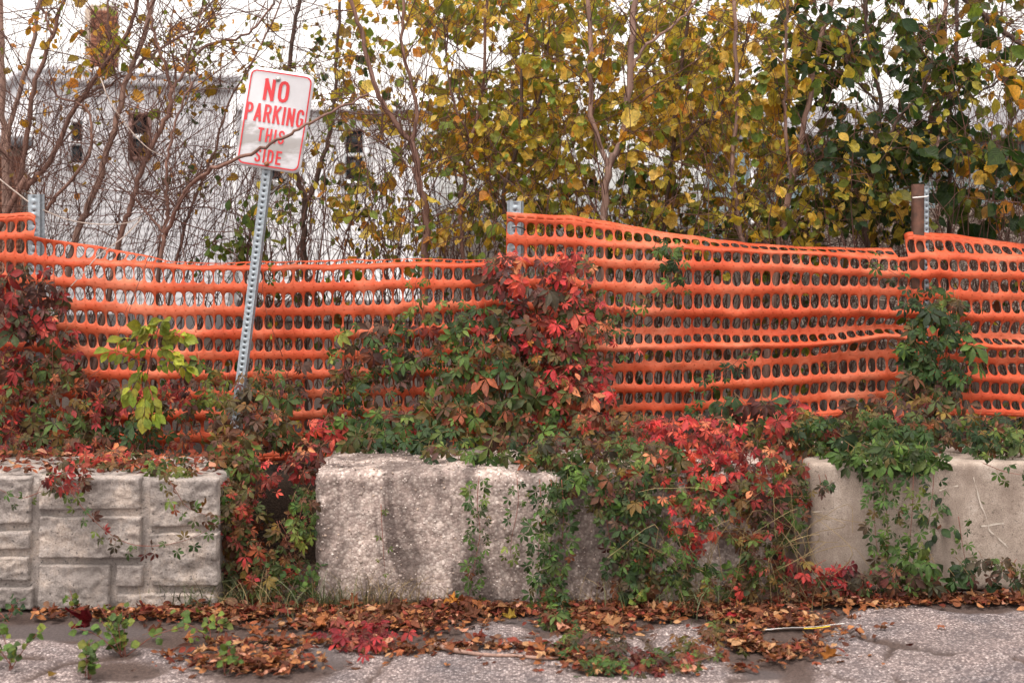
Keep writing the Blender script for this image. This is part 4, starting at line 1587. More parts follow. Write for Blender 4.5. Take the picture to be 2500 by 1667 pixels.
def creep_blob(pl, cx, cy, rx, ry, Y, n, palette, size=(0.035, 0.065), thick=0.06, kind='creeper', edge=1.0, up=0.55, spread=0.7):
    k = 0
    while k < n:
        a, b = rng.uniform(-1.15, 1.15, 2)
        rr = math.hypot(a, b)
        wob_ = 0.25 * float(vnoise(np.array([[a * 2.3 + cx * 0.01, b * 2.3 + cy * 0.013, 0.5]]), 4)[0])
        if rr + wob_ > 1.0 or (edge < 1 and rng.random() > edge):
            if rr + wob_ > 1.0:
                continue
        k += 1
        yy = Y + rng.uniform(-thick, thick * 0.6) - 0.05 * (1 - rr)
        p = P(cx + a * rx, cy + b * ry, yy)
        p[2] = max(p[2], 0.02)
        if isinstance(palette, str):
            pa = palette
        else:
            drift = 0.5 + 0.62 * float(vnoise(p[None] * [7.5, 2.0, 7.5], 23)[0]) + rng.normal(0, 0.17)
            pa = palette[int(np.clip(drift, 0, 0.999) * len(palette))]
        pl.leaf('ovate' if kind == 'creeper' and rng.random() < 0.05 else kind, pa, p, hang_dir(spread), face_n(up), rng.uniform(*size) * float(np.clip(rng.lognormal(-0.1, 0.28), 0.5, 1.6)))
    # hidden runners that carry the leaves
    for _ in range(max(2, n // 28)):
        x0, x1 = cx + rng.uniform(-1, 1) * rx * 0.8, cx + rng.uniform(-1, 1) * rx * 0.8
        pts = [P(x0, cy + ry * 0.9, Y + 0.02), P((x0 + x1) / 2 + rng.normal(0, 15), cy, Y + 0.03), P(x1, cy - ry * 0.85, Y + 0.02)]
        for q in pts:
            q[2] = max(q[2], 0.0)
        pl.stem(pts, 0.0022, 0.0014, 4)


def creep_strand(pl, pts_px, Y, per_m, palette, size=(0.025, 0.045), width=0.02, r=0.0016, kind='creeper', up=0.4):
    """a runner with leaves to both sides; pts_px: [(px,py)] or [(px,py,Y)]"""
    pts = np.array([P(q[0], q[1], q[2] if len(q) > 2 else Y) for q in pts_px])
    pts[:, 2] = np.maximum(pts[:, 2], 0.015)
    path = pl.stem(pts, r, r * 0.5, 4)
    L = np.linalg.norm(np.diff(path, axis=0), axis=1).sum()
    n = int(L * per_m)
    for k in range(n):
        t = (k + rng.uniform(0, 0.9)) / n * (len(path) - 1)
        i = min(int(t), len(path) - 2)
        p = path[i] + (path[i + 1] - path[i]) * (t - i)
        tan = unit(path[i + 1] - path[i])
        side = 1 if k % 2 else -1
        sv = np.array([tan[2], 0, -tan[0]]) * side
        d = sv * rng.uniform(0.5, 1.0) + np.array([0, -0.3, -0.7]) + rng.normal(0, 0.25, 3)
        s = rng.uniform(*size)
        off = sv * rng.uniform(0, width) + np.array([0, -0.015 - rng.uniform(0, 0.02), 0])
        pa = palette if isinstance(palette, str) else palette[int(rng.integers(len(palette)))]
        pl.leaf(kind, pa, p + off + unit(d) * 0.45 * s, d, face_n(up), s)


# ------------------------------------------------------------------ creepers on the fence and the blocks
G1 = 'creepers over the fence and blocks'
c1 = Plant('creeper', 'dark red and green creeper smothering the left end of the orange fence', 'creeper', P(70, 1120, 0.72), n_ind=230, group=G1)
creep_blob(c1, 60, 740, 100, 95, 0.74, 95, ['dark_red', 'dark_red', 'purple'], (0.04, 0.065))
creep_blob(c1, 70, 860, 130, 110, 0.74, 120, ['dark_red', 'dark_red', 'mixed'], (0.035, 0.06))
creep_blob(c1, 110, 990, 200, 105, 0.70, 230, ['mixed', 'dark_red', 'green_mix'], (0.03, 0.055))
creep_blob(c1, 360, 1020, 180, 80, 0.70, 150, ['mixed', 'green_mix', 'red_mix'], (0.03, 0.055))
creep_blob(c1, 330, 1070, 60, 55, 0.62, 26, 'deep_green', (0.045, 0.07))
creep_blob(c1, 150, 1090, 190, 36, 0.60, 110, ['red_mix', 'dark_red', 'mixed'], (0.025, 0.05))
creep_blob(c1, 480, 940, 70, 60, 0.72, 36, ['mixed', 'light_green', 'dark_red'], (0.03, 0.05))
creep_blob(c1, -170, 940, 160, 150, 0.72, 130, ['dark_red', 'mixed', 'green_mix'], (0.035, 0.055))
creep_strand(c1, [(130, 1000, .68), (128, 850, .66), (122, 740, .66)], 0.66, 14, 'red_mix')
c2 = Plant('creeper_runner', 'creeper runner looping across the stone-patterned block face', 'creeper', P(420, 1150, 0.2), n_ind=160, group=G1)
creep_blob(c2, 300, 1130, 150, 28, 0.25, 120, ['red_mix', 'mixed', 'red_mix', 'green_mix'], (0.025, 0.045), 0.12, up=0.9)
creep_blob(c2, 165, 1165, 60, 40, -0.12, 34, ['dark_red', 'red_mix'], (0.028, 0.042), 0.03)
creep_blob(c2, 420, 1150, 60, 40, 0.0, 40, ['green_mix', 'mixed', 'light_green'], (0.028, 0.045), 0.05)
creep_strand(c2, [(165, 1180, -.16), (190, 1225, -.17), (235, 1275, -.17), (280, 1310, -.17), (330, 1330, -.17), (400, 1330, -.17), (470, 1312, -.17), (545, 1272, -.15)], -.17, 34, ['green_mix', 'green', 'purple', 'dark_red'], (0.026, 0.036))
creep_strand(c2, [(400, 1150, -.05), (425, 1190, -.16), (455, 1235, -.17), (500, 1255, -.17), (550, 1262, -.14)], -.17, 44, ['green', 'green_mix', 'mixed'], (0.026, 0.042))
creep_strand(c2, [(100, 1200, -.16), (50, 1215, -.16), (-10, 1190, -.16)], -.16, 26, ['green', 'light_green'], (0.02, 0.03))
creep_strand(c2, [(160, 1150, -.14), (110, 1170, -.16), (85, 1215, -.16)], -.16, 20, 'light_green', (0.02, 0.03))
c3 = Plant('creeper', 'maroon and olive creeper tumbling down the gap below the sign post', 'creeper', P(620, 1440, 0.2), n_ind=230, group=G1)
creep_blob(c3, 640, 960, 80, 60, 0.55, 50, ['purple', 'mixed', 'green_mix'], (0.035, 0.065))
creep_blob(c3, 610, 1040, 100, 75, 0.48, 110, ['purple', 'mixed', 'red_mix'], (0.035, 0.06))
creep_blob(c3, 570, 1130, 60, 75, 0.25, 90, ['green_mix', 'mixed', 'red_mix'], (0.03, 0.055))
creep_blob(c3, 560, 1250, 52, 90, 0.05, 100, ['red_mix', 'mixed', 'green_mix', 'dark_red'], (0.028, 0.052))
creep_blob(c3, 590, 1360, 70, 60, 0.08, 80, ['mixed', 'dark_red', 'red_mix'], (0.028, 0.05))
creep_blob(c3, 655, 1170, 30, 50, 0.3, 14, ['bright_red', 'red_mix'], (0.028, 0.045))
creep_blob(c3, 700, 1330, 50, 70, 0.12, 44, ['mixed', 'green_mix', 'dark_red'], (0.025, 0.045))
creep_blob(c3, 745, 1130, 45, 55, 0.3, 44, ['red_mix', 'dark_red'], (0.03, 0.05))
creep_blob(c3, 745, 1260, 32, 75, 0.02, 48, ['light_green', 'green', 'green_mix'], (0.025, 0.042))
creep_blob(c3, 540, 960, 40, 60, 0.62, 26, ['light_green', 'mixed'], (0.03, 0.045))
creep_blob(c3, 700, 940, 60, 60, 0.74, 26, ['bright_red', 'purple', 'green_mix'], (0.03, 0.055))
creep_blob(c3, 730, 1070, 55, 45, 0.6, 34, ['red_mix', 'bright_red', 'mixed'], (0.03, 0.05))
creep_blob(c3, 600, 1240, 60, 120, 0.34, 50, ['mixed', 'dark_red', 'green_mix', 'red_mix'], (0.028, 0.05), 0.12)
creep_blob(c3, 660, 1420, 80, 45, 0.05, 60, ['mixed', 'green_mix', 'red_mix'], (0.024, 0.042), 0.08)
for gx_ in (585, 612, 730):
    creep_strand(c3, [(gx_, 1080, .4), (gx_ + 12, 1200, .25), (gx_ - 8, 1320, .12), (gx_ + 5, 1440, .06)], .2, 40, ['red_mix', 'mixed', 'green_mix'], (0.026, 0.045), 0.03)
c4 = Plant('creeper', 'red, purple and green creeper heaped against the middle fence post', 'creeper', P(1290, 1080, 0.7), n_ind=300, group=G1)
creep_blob(c4, 1290, 690, 110, 80, 0.72, 90, ['purple', 'red_mix', 'dark_red', 'bright_red'], (0.04, 0.065))
creep_blob(c4, 1385, 690, 65, 95, 0.70, 60, ['bright_red', 'red_mix'], (0.035, 0.06))
creep_blob(c4, 1340, 800, 120, 85, 0.70, 110, ['red_mix', 'bright_red', 'red_mix', 'purple'], (0.035, 0.065))
creep_blob(c4, 1190, 830, 125, 90, 0.72, 90, ['green_mix', 'mixed', 'green', 'red_mix'], (0.035, 0.065))
creep_blob(c4, 1420, 850, 95, 110, 0.71, 100, ['red_mix', 'red_mix', 'green_mix', 'dark_red'], (0.03, 0.055))
creep_blob(c4, 1240, 930, 165, 90, 0.66, 125, ['green_mix', 'green', 'mixed', 'red_mix'], (0.04, 0.075))
creep_blob(c4, 1390, 970, 130, 80, 0.68, 120, ['red_mix', 'bright_red', 'red_mix', 'mixed'], (0.03, 0.06))
creep_blob(c4, 1200, 1020, 190, 60, 0.60, 130, ['mixed', 'green', 'red_mix', 'green_mix'], (0.04, 0.07))
creep_blob(c4, 1250, 860, 100, 60, 0.62, 16, ['orange', 'bright_red'], (0.035, 0.05))
creep_blob(c4, 1480, 760, 50, 60, 0.76, 26, ['green', 'green_mix', 'red_mix'], (0.03, 0.05))
c5 = Plant('creeper', 'green creeper spreading over the orange fence between sign and middle post', 'creeper', P(960, 1090, 0.7), n_ind=220, group=G1)
creep_blob(c5, 950, 950, 150, 110, 0.74, 93, ['green_mix', 'green', 'purple', 'mixed'], (0.03, 0.06))
creep_blob(c5, 1000, 850, 130, 70, 0.76, 40, ['green_mix', 'green', 'purple'], (0.03, 0.055))
creep_blob(c5, 1080, 770, 80, 60, 0.76, 22, ['green', 'green_mix'], (0.03, 0.05))
creep_blob(c5, 850, 900, 60, 110, 0.76, 31, ['green', 'light_green', 'green_mix'], (0.028, 0.048))
creep_blob(c5, 900, 1060, 150, 55, 0.60, 120, ['green', 'green_mix', 'red_mix', 'green'], (0.035, 0.065))
creep_blob(c5, 1010, 1080, 150, 42, 0.45, 80, ['green', 'deep_green', 'green_mix'], (0.04, 0.07), up=0.9)
creep_strand(c5, [(1035, 870, .74), (1020, 780, .76), (1015, 690, .76), (1045, 665, .76)], .76, 26, ['green', 'light_green'], (0.025, 0.04))
creep_strand(c5, [(990, 890, .74), (970, 800, .76), (960, 760, .76)], .76, 26, ['green_mix', 'mixed'], (0.025, 0.04))
creep_strand(c5, [(690, 870, .78), (650, 760, .78), (645, 680, .79), (700, 655, .79)], .78, 12, ['light_green', 'ash'], (0.02, 0.03))
c6 = Plant('creeper', 'green creeper strands hanging down the face of the pebbly block', 'creeper', P(1400, 1150, 0.2), n_ind=300, group=G1)
creep_blob(c6, 1190, 1110, 170, 42, 0.22, 100, ['green', 'green_mix', 'purple', 'deep_green'], (0.035, 0.06), 0.1, up=0.9)
creep_blob(c6, 1380, 1120, 130, 55, 0.12, 110, ['green_mix', 'green', 'mixed', 'purple'], (0.03, 0.055), 0.08, up=0.8)
creep_blob(c6, 1470, 1180, 130, 60, 0.0, 120, ['green', 'green_mix', 'mixed'], (0.028, 0.05), 0.05)
creep_strand(c6, [(1170, 1160, -.03), (1165, 1230, -.06), (1172, 1300, -.06), (1158, 1380, -.06), (1145, 1460, -.06)], -.06, 78, ['green', 'green', 'green_mix'], (0.022, 0.038), 0.03)
creep_strand(c6, [(1262, 1165, -.03), (1265, 1230, -.06), (1250, 1310, -.06), (1245, 1360, -.06)], -.06, 48, ['light_green', 'green'], (0.02, 0.034), 0.03)
for dx in (-28, 0, 26):
    creep_strand(c6, [(1345 + dx, 1170, -.04), (1350 + dx, 1260, -.07), (1342 + dx, 1350, -.08), (1335 + dx * 0.7, 1430, -.09), (1350 + dx * 0.6, 1510, -.13)], -.07, 74, ['green', 'green', 'green_mix', 'deep_green'], (0.026, 0.045), 0.03)
for dx in (-52, -22, 8, 40):
    creep_strand(c6, [(1530 + dx, 1180, -.04), (1532 + dx, 1260, -.07), (1535 + dx * 0.8, 1350, -.08), (1530 + dx * 0.7, 1440, -.1)], -.07, 66, ['green', 'green_mix', 'deep_green', 'purple'], (0.026, 0.05), 0.03)
creep_blob(c6, 1370, 1540, 50, 55, -0.28, 50, ['green_mix', 'green', 'mixed'], (0.025, 0.045), 0.06)
creep_strand(c6, [(930, 1230, -.06), (935, 1330, -.06), (940, 1395, -.06)], -.06, 20, 'light_green', (0.015, 0.025))
c7 = Plant('creeper', 'brilliant red creeper spilling over the end of the pebbly block', 'creeper', P(1660, 1130, 0.3), n_ind=300, group=G1)
creep_blob(c7, 1520, 1050, 130, 45, 0.45, 110, ['bright_red', 'red_mix', 'mixed'], (0.028, 0.05), up=0.9)
creep_blob(c7, 1680, 1070, 150, 60, 0.36, 190, ['bright_red', 'bright_red', 'red_mix'], (0.026, 0.048), 0.1, up=0.9)
creep_blob(c7, 1650, 1160, 160, 60, 0.05, 170, ['red_mix', 'bright_red', 'bright_red', 'red_mix', 'green_mix'], (0.026, 0.05), 0.08)
creep_blob(c7, 1780, 1160, 90, 80, 0.05, 110, ['dark_red', 'bright_red', 'bright_red', 'red_mix'], (0.028, 0.05), 0.07)
creep_blob(c7, 1690, 1270, 60, 80, -0.02, 70, ['bright_red', 'red_mix', 'green_mix'], (0.024, 0.042), 0.04)
creep_blob(c7, 1820, 1250, 70, 80, 0.0, 70, ['mixed', 'red_mix', 'green_mix', 'dark_red'], (0.025, 0.045), 0.08)
creep_blob(c7, 1560, 1120, 110, 50, 0.15, 80, ['red_mix', 'mixed', 'green_mix'], (0.03, 0.052), 0.06)
creep_blob(c6, 1620, 1215, 180, 60, -0.03, 60, ['green_mix', 'mixed', 'green', 'red_mix'], (0.026, 0.048), 0.06)
creep_blob(c6, 1560, 1340, 70, 60, -0.07, 34, ['green', 'green_mix', 'deep_green'], (0.026, 0.045), 0.05)
creep_blob(c7, 1870, 1190, 70, 100, 0.0, 100, ['mixed', 'red_mix', 'dark_red', 'green_mix'], (0.028, 0.05), 0.08)
creep_blob(c7, 1860, 1330, 60, 80, -0.03, 60, ['mixed', 'green_mix', 'dark_red'], (0.025, 0.045), 0.08)
c8 = Plant('creeper', 'glossy green creeper mat covering the top of the smooth tan block', 'creeper', P(2150, 1110, 0.5), n_ind=300, group=G1)
creep_blob(c8, 1930, 1070, 140, 70, 0.46, 170, ['green_mix', 'mixed', 'red_mix', 'green'], (0.03, 0.055), 0.1, up=0.8)
creep_blob(c8, 2110, 1070, 190, 65, 0.40, 230, ['green', 'green', 'deep_green', 'green_mix'], (0.03, 0.058), 0.1, up=0.8)
creep_blob(c8, 2340, 1060, 200, 50, 0.50, 190, ['green_mix', 'deep_green', 'mixed', 'green'], (0.028, 0.05), 0.1, up=0.8)
creep_blob(c8, 2180, 1120, 150, 42, 0.22, 120, ['green', 'green', 'green_mix'], (0.032, 0.058), 0.05)
creep_blob(c8, 2440, 1085, 90, 40, 0.36, 70, ['deep_green', 'green_mix'], (0.028, 0.05), 0.08)
creep_blob(c8, 1930, 1180, 60, 60, 0.2, 60, ['green', 'green_mix', 'red_mix'], (0.028, 0.048), 0.05)
for dx in (-16, 14):
    creep_strand(c8, [(2150 + dx, 1150, .17), (2150 + dx, 1230, .13), (2155 + dx, 1320, .12), (2165 + dx * .5, 1420, .12)], .13, 66, ['green', 'green', 'green_mix'], (0.024, 0.042), 0.03)
creep_strand(c8, [(2230, 1150, .17), (2228, 1230, .13), (2222, 1320, .12), (2220, 1420, .12)], .13, 52, ['green', 'light_green'], (0.026, 0.042), 0.03)
creep_strand(c8, [(2280, 1150, .17), (2275, 1230, .13), (2262, 1290, .12)], .13, 46, ['green', 'deep_green'], (0.024, 0.04), 0.03)
creep_strand(c8, [(2340, 1260, .13), (2350, 1330, .12), (2365, 1410, .12)], .13, 40, 'green', (0.024, 0.038), 0.03)
for dx in (-20, 12):
    creep_strand(c8, [(1925 + dx, 1180, .17), (1925 + dx, 1250, .13), (1940 + dx, 1330, .12)], .13, 60, ['green', 'green_mix'], (0.026, 0.042), 0.03)
creep_strand(c8, [(2400, 1130, .2), (2450, 1150, .14), (2500, 1160, .14)], .14, 34, 'green', (0.026, 0.04), 0.03)
creep_blob(c8, 2010, 1180, 18, 26, 0.12, 5, ['green', 'purple'], (0.035, 0.045), 0.02)
creep_blob(c8, 1850, 990, 130, 30, 0.55, 20, ['purple', 'dark_red', 'deep_green'], (0.06, 0.09), 0.05, up=0.8)
creep_blob(c8, 2200, 1000, 160, 36, 0.60, 36, ['purple', 'dark_red', 'mixed', 'purple'], (0.05, 0.085), 0.05, up=0.8)
creep_blob(c8, 2680, 1060, 190, 60, 0.46, 130, ['green_mix', 'green', 'deep_green'], (0.03, 0.055), 0.1, up=0.8)
c9 = Plant('creeper', 'dark green creeper climbing the fence at the rusty post', 'creeper', P(2290, 1010, 0.74), n_ind=200, group=G1)
creep_blob(c9, 2275, 760, 75, 70, 0.74, 60, ['deep_green', 'green_mix', 'deep_green'], (0.035, 0.055))
creep_blob(c9, 2290, 870, 95, 100, 0.72, 130, ['deep_green', 'green', 'deep_green'], (0.035, 0.058))
creep_blob(c9, 2260, 960, 80, 60, 0.70, 60, ['deep_green', 'green_mix', 'purple'], (0.035, 0.06))
creep_strand(c9, [(2240, 740, .76), (2215, 690, .77), (2170, 660, .77), (2130, 640, .77), (2110, 615, .77)], .77, 30, ['green', 'deep_green', 'green_mix'], (0.03, 0.048))
creep_strand(c9, [(2330, 800, .76), (2370, 760, .77), (2395, 730, .77)], .77, 26, ['deep_green', 'green'], (0.026, 0.042))
c10 = Plant('creeper_runner', 'thin green creeper sprays dangling over the raised orange mesh', 'creeper', P(1600, 900, 0.75), n_ind=120, group=G1)
creep_blob(c10, 1630, 620, 40, 36, 0.76, 18, ['green', 'deep_green'], (0.032, 0.048))
creep_strand(c10, [(1640, 610, .78), (1650, 660, .77), (1625, 710, .76), (1570, 735, .76), (1510, 740, .75)], .76, 34, ['green', 'green', 'green_mix'], (0.03, 0.046))
creep_strand(c10, [(1650, 660, .77), (1670, 690, .77), (1650, 740, .77)], .77, 26, 'green', (0.026, 0.04))
creep_strand(c10, [(1830, 850, .77), (1800, 880, .76), (1765, 915, .76), (1720, 935, .76), (1690, 970, .76), (1705, 1000, .76)], .76, 40, ['green', 'deep_green'], (0.028, 0.042))
creep_strand(c10, [(1560, 770, .77), (1545, 830, .76), (1530, 870, .76)], .76, 24, ['green', 'red_mix'], (0.026, 0.04))
c11 = Plant('creeper', 'low dark creeper along the foot of the smooth tan block', 'creeper', P(2200, 1460, 0.1), n_ind=140, group=G1)
creep_blob(c11, 2140, 1425, 140, 38, 0.05, 90, ['green_mix', 'purple', 'dark_red', 'red_mix'], (0.03, 0.06), 0.05)
creep_blob(c11, 2420, 1400, 100, 42, 0.06, 50, ['deep_green', 'purple', 'green_mix'], (0.035, 0.06), 0.05)
creep_blob(c11, 1960, 1400, 80, 40, 0.0, 40, ['dark_red', 'red_mix', 'mixed'], (0.025, 0.05), 0.05)
creep_blob(c11, 2060, 1390, 30, 25, 0.06, 8, 'crimson', (0.035, 0.05), 0.03)
creep_blob(c11, 2240, 1370, 50, 36, 0.06, 16, ['green', 'light_green'], (0.035, 0.055), 0.04)
c12 = Plant('creeper', 'tangled green and red growth at the foot of the bright red creeper', 'creeper', P(1740, 1480, -0.05), n_ind=180, group=G1)
creep_blob(c12, 1720, 1410, 140, 50, -0.04, 80, ['green_mix', 'green', 'mixed', 'deep_green'], (0.025, 0.045), 0.08)
creep_blob(c12, 1860, 1420, 80, 50, -0.02, 60, ['mixed', 'red_mix', 'dark_red'], (0.025, 0.045), 0.08)
creep_blob(c12, 1650, 1340, 36, 60, -0.06, 24, ['green', 'deep_green'], (0.025, 0.04), 0.03)
creep_strand(c12, [(1560, 1330, -.08), (1565, 1400, -.08), (1560, 1460, -.08)], -.08, 40, ['red_mix', 'orange', 'mixed'], (0.025, 0.04), 0.02)
c13 = Plant('creeper', 'small crimson-leaved creeper lying on the broken asphalt', 'creeper', G(880, 1590), n_ind=70, group=G1)
for k in range(60):
    q = G(880 + rng.normal(0, 48), 1580 + rng.normal(0, 18))
    c13.leaf('creeper', ['crimson', 'litter_red', 'crimson'][k % 3], q + [0, 0, rng.uniform(0.02, 0.07)], [rng.normal(), rng.normal() - 0.5, -0.25], [rng.normal(0, 0.4), -0.5, 0.9], rng.uniform(0.03, 0.05))
c14 = Plant('creeper_runner', 'maroon and green creeper runner trailing out over the asphalt pieces', 'creeper', G(1550, 1620), n_ind=140, group=G1)
for (x0, y0, sx, sy, n, pa) in ((1400, 1590, 45, 18, 34, 'green_mix'), (1500, 1600, 70, 22, 46, 'purple'), (1580, 1640, 60, 16, 36, 'dark_red'), (1700, 1600, 70, 20, 44, 'mixed'), (1760, 1560, 35, 18, 24, 'mixed'), (1480, 1645, 50, 14, 26, 'green'), (1640, 1635, 60, 16, 26, 'green_mix')):
    for k in range(n):
        q = G(x0 + rng.normal(0, sx * .7), min(1690, y0 + rng.normal(0, sy * .7)))
        c14.leaf('creeper', pa, q + [0, 0, rng.uniform(0.015, 0.06)], [rng.normal(), rng.normal() - 0.5, -0.15], [rng.normal(0, 0.4), -0.4, 0.9], rng.uniform(0.022, 0.042))
for k in range(4):
    c14.stem([G(1380 + 40 * k, 1560, 0.03), G(1500 + 30 * k, 1600 + 8 * k, 0.03), G(1640 + 20 * k, 1630 - 6 * k, 0.03), G(1760, 1570 + 8 * k, 0.03)], 0.002, 0.001, 4)

# yellow-green ash sprout with feathered leaves in front of the fence
ash = Plant('ash_sprout', 'yellow-green ash sprout with feathered leaves in front of the orange fence', 'sapling', P(355, 1130, 0.62), n_ind=120)
ash.stem([P(355, 1130, 0.62), P(352, 1000, 0.6), P(362, 900, 0.58), P(385, 800, 0.58)], 0.004, 0.002)
for (sx, sy, ex, ey) in ((365, 900, 270, 850), (372, 860, 300, 820), (378, 830, 345, 790), (385, 810, 400, 775), (385, 830, 450, 815), (370, 890, 455, 890), (360, 930, 380, 1000), (360, 900, 320, 950), (380, 850, 430, 860), (358, 960, 352, 1010)):
    a, b = P(sx, sy, 0.58), P(ex, ey, 0.52 + rng.uniform(-.03, .03))
    path = smooth_path([a, (a + b) / 2 + [0, 0, 0.02], b + [0, 0, -0.01]], 7)
    ash.twig(path, 0.0016, 0.001, 4)
    dr = unit(b - a)
    for k in range(1, 7):
        for sd in (-1, 1):
            d = dr * 0.5 + np.array([-dr[2], 0, dr[0]]) * sd * 0.8 + np.array([0, -0.2, -0.75])
            ash.leaf('ovate', 'ash', path[k] + unit(d) * 0.01, d, face_n(0.5), rng.uniform(0.035, 0.068))
    ash.leaf('ovate', 'ash', path[-1], dr + np.array([0, -.2, -.6]), face_n(), 0.08)


# ------------------------------------------------------------------ trees and saplings behind the fence (and a few limbs in front)
def grow(pl, path, r, n, lmin, lmax, up=0.5, side=0.9, depth=0.4, sub=2, bias=(0, 0, 0)):
    """side shoots along a stem, each with its own finer shoots"""
    ends = []
    m = len(path)
    for k in range(n):
        t = rng.uniform(0.08, 1.0) * (m - 1)
        i = min(int(t), m - 2)
        p0 = path[i] + (path[i + 1] - path[i]) * (t - i)
        tan = unit(path[i + 1] - path[i])
        d = unit(tan * up + np.array([rng.normal(0, side), rng.normal(0, depth), rng.normal(0.25, 0.5)]) + np.array(bias))
        L = rng.uniform(lmin, lmax)
        pts = [p0]
        dd_ = d.copy()
        for s in range(5):
            dd_ = unit(dd_ + rng.normal(0, 0.16, 3) + np.array([0, 0, 0.04]))
            pts.append(pts[-1] + dd_ * L / 5)
        pts = np.array(pts)
        pts[:, 1] = np.maximum(pts[:, 1], 0.98) if path[:, 1].min() > 0.98 else pts[:, 1]
        rr = min(r, rng.uniform(0.0014, 0.0034))
        pl.twig(pts, rr, rr * 0.45, 4)
        ends.append(pts)
        for _ in range(sub):
            j = int(rng.integers(1, 5))
            d2 = unit(dd_ + rng.normal(0, 0.7, 3))
            L2 = L * rng.uniform(0.3, 0.6)
            q = np.array([pts[j] + d2 * L2 * s + np.array([0, 0, 0.06 * L2 * s * s]) + rng.normal(0, 0.006, 3) * (s > 0) for s in (0, 0.35, 0.7, 1)])
            pl.twig(q, rr * 0.55, rr * 0.3, 3)
            ends.append(q)
    return ends


def px_r(w, Y):
    return 0.5 * w * (Y - CAM_Y) / F_PX


TREES = []
G2 = 'bare saplings in front of the white house'
G3 = 'leafy autumn trees behind the fence'


def tree(label, stems, Y, mat, group, n_twig, twig_len=(0.25, 0.7), n_ind=60, name='sapling', sub=2, bias=(0, 0, 0), leafmat='tree_leaf', cat='tree'):
    """stems: list of (px points from foot to top, width at foot, width at top)"""
    foot = stems[0][0][0]
    q = P(foot[0], foot[1], Y)
    base = np.array([q[0], Y, 0.0])
    pl = Plant(name, label, cat, base, leafmat, n_ind, group)
    pl.mat_stem = mat
    pl.paths = []
    for k, (pts, w0, w1) in enumerate(stems):
        ys = [Y + (p[2] if len(p) > 2 else 0.0) for p in pts]
        w = [P(p[0], p[1], y) for p, y in zip(pts, ys)]
        if k == 0:      # carry the trunk down to the soil
            dn = w[0] - w[1]
            tail = w[0] + dn / max(abs(dn[2]), 0.05) * w[0][2] * 0.6
            w = [np.array([tail[0], Y, -0.03])] + w
        path = smooth_path(np.array(w), 6 * (len(w) - 1) + 1)
        path[1:-1] += rng.normal(0, 0.004, path[1:-1].shape)
        V, T = tube(path, np.linspace(px_r(w0, Y), px_r(w1, Y), len(path)), 8)
        mb = MB()
        mb.add(V, T)
        mb.build('trunk' if k == 0 else 'limb', mat, pl.root, True, off=base)
        vis = path[path[:, 2] > 0.75] if k == 0 else path[path[:, 1] > 0.78]
        if len(vis) > 2:
            pl.paths.append(vis)
            grow(pl, vis, px_r(w1, Y), n_twig if k == 0 else max(3, n_twig // 2), twig_len[0], twig_len[1], sub=sub, bias=bias)
    TREES.append(pl)
    return pl


tree('thick pale trunk standing upright at the left edge of the picture', [([(14, 560), (10, 380), (4, 180), (2, -40)], 18, 15)], 2.2, M['bark_pale'], G2, 14)
tree('pale sapling beside the left edge, bending right towards its top', [([(18, 520), (22, 330), (46, 230), (84, 90), (97, -40)], 15, 10)], 1.9, M['bark_pale'], G2, 20)
tree('brown forked sapling rising from the left fence post towards the chimney', [([(30, 560), (60, 367), (82, 220), (128, 84), (166, -30)], 17, 9), ([(128, 84), (110, 40), (102, -30)], 8, 6), ([(45, 460), (20, 390), (-10, 340)], 9, 5)], 1.6, M['bark'], G2, 26)
tree('long leaning sapling crossing the white siding towards the chimney', [([(28, 500), (61, 461), (122, 392), (171, 286), (245, 171), (310, 82), (345, -30)], 17, 9), ([(245, 171), (262, 120), (268, -20)], 8, 5), ([(171, 286), (215, 230), (300, 190), (370, 130), (520, 60)], 7, 3)], 1.45, M['bark'], G2, 34)
tree('tall pinkish sapling in front of the white house beside the narrow window', [([(170, 640), (208, 522), (245, 429), (261, 367), (282, 306), (310, 196), (343, 114), (385, -30)], 18, 12), ([(310, 196), (345, 150), (440, 90), (540, 30)], 7, 4)], 1.35, M['bark_pale'], G2, 36)
tree('short curved sapling low before the white siding left of the window', [([(100, 560), (110, 518), (155, 461), (212, 388), (224, 327), (205, 260), (140, 235), (120, 170)], 12, 4)], 1.25, M['bark'], G2, 22)
tree('sapling passing the narrow brown window and forking above it', [([(280, 640), (318, 510), (339, 441), (367, 367), (408, 282), (420, 216)], 15, 11), ([(420, 216), (400, 151), (375, 82), (357, -20)], 9, 6), ([(420, 216), (449, 180), (502, 114), (604, 82), (655, 24), (690, -30)], 9, 4), ([(449, 180), (470, 100), (500, 20)], 5, 3)], 1.2, M['bark'], G2, 40)
tree('sapling whose long limb crosses in front of the NO PARKING sign', [([(390, 660), (404, 571), (408, 500), (408, 449), (410, 380), (430, 300), (470, 200)], 12, 5), ([(404, 575), (441, 490, -.1), (469, 449, -.25), (531, 408, -.5), (612, 376, -.58), (686, 339, -.6), (755, 302, -.58), (833, 261, -.5), (900, 230, -.4)], 11, 5), ([(404, 571), (372, 535), (345, 505), (338, 490)], 8, 3)], 1.05, M['bark'], G2, 30, bias=(0.1, 0.2, 0))
tree('slim sapling between the narrow window and the sign leaning right', [([(430, 640), (470, 500), (520, 380), (560, 250), (640, 110), (700, -30)], 8, 4)], 1.8, M['bark'], G2, 34)
tree('dark forked tree just behind the sign post', [([(742, 640), (740, 540), (745, 480), (705, 400), (690, 320), (700, 200), (720, 60), (740, -30)], 17, 9), ([(745, 490), (770, 450), (800, 340), (820, 200), (830, -20)], 13, 7)], 2.0, M['bark_dark'], G3, 30, n_ind=120, cat='tree')
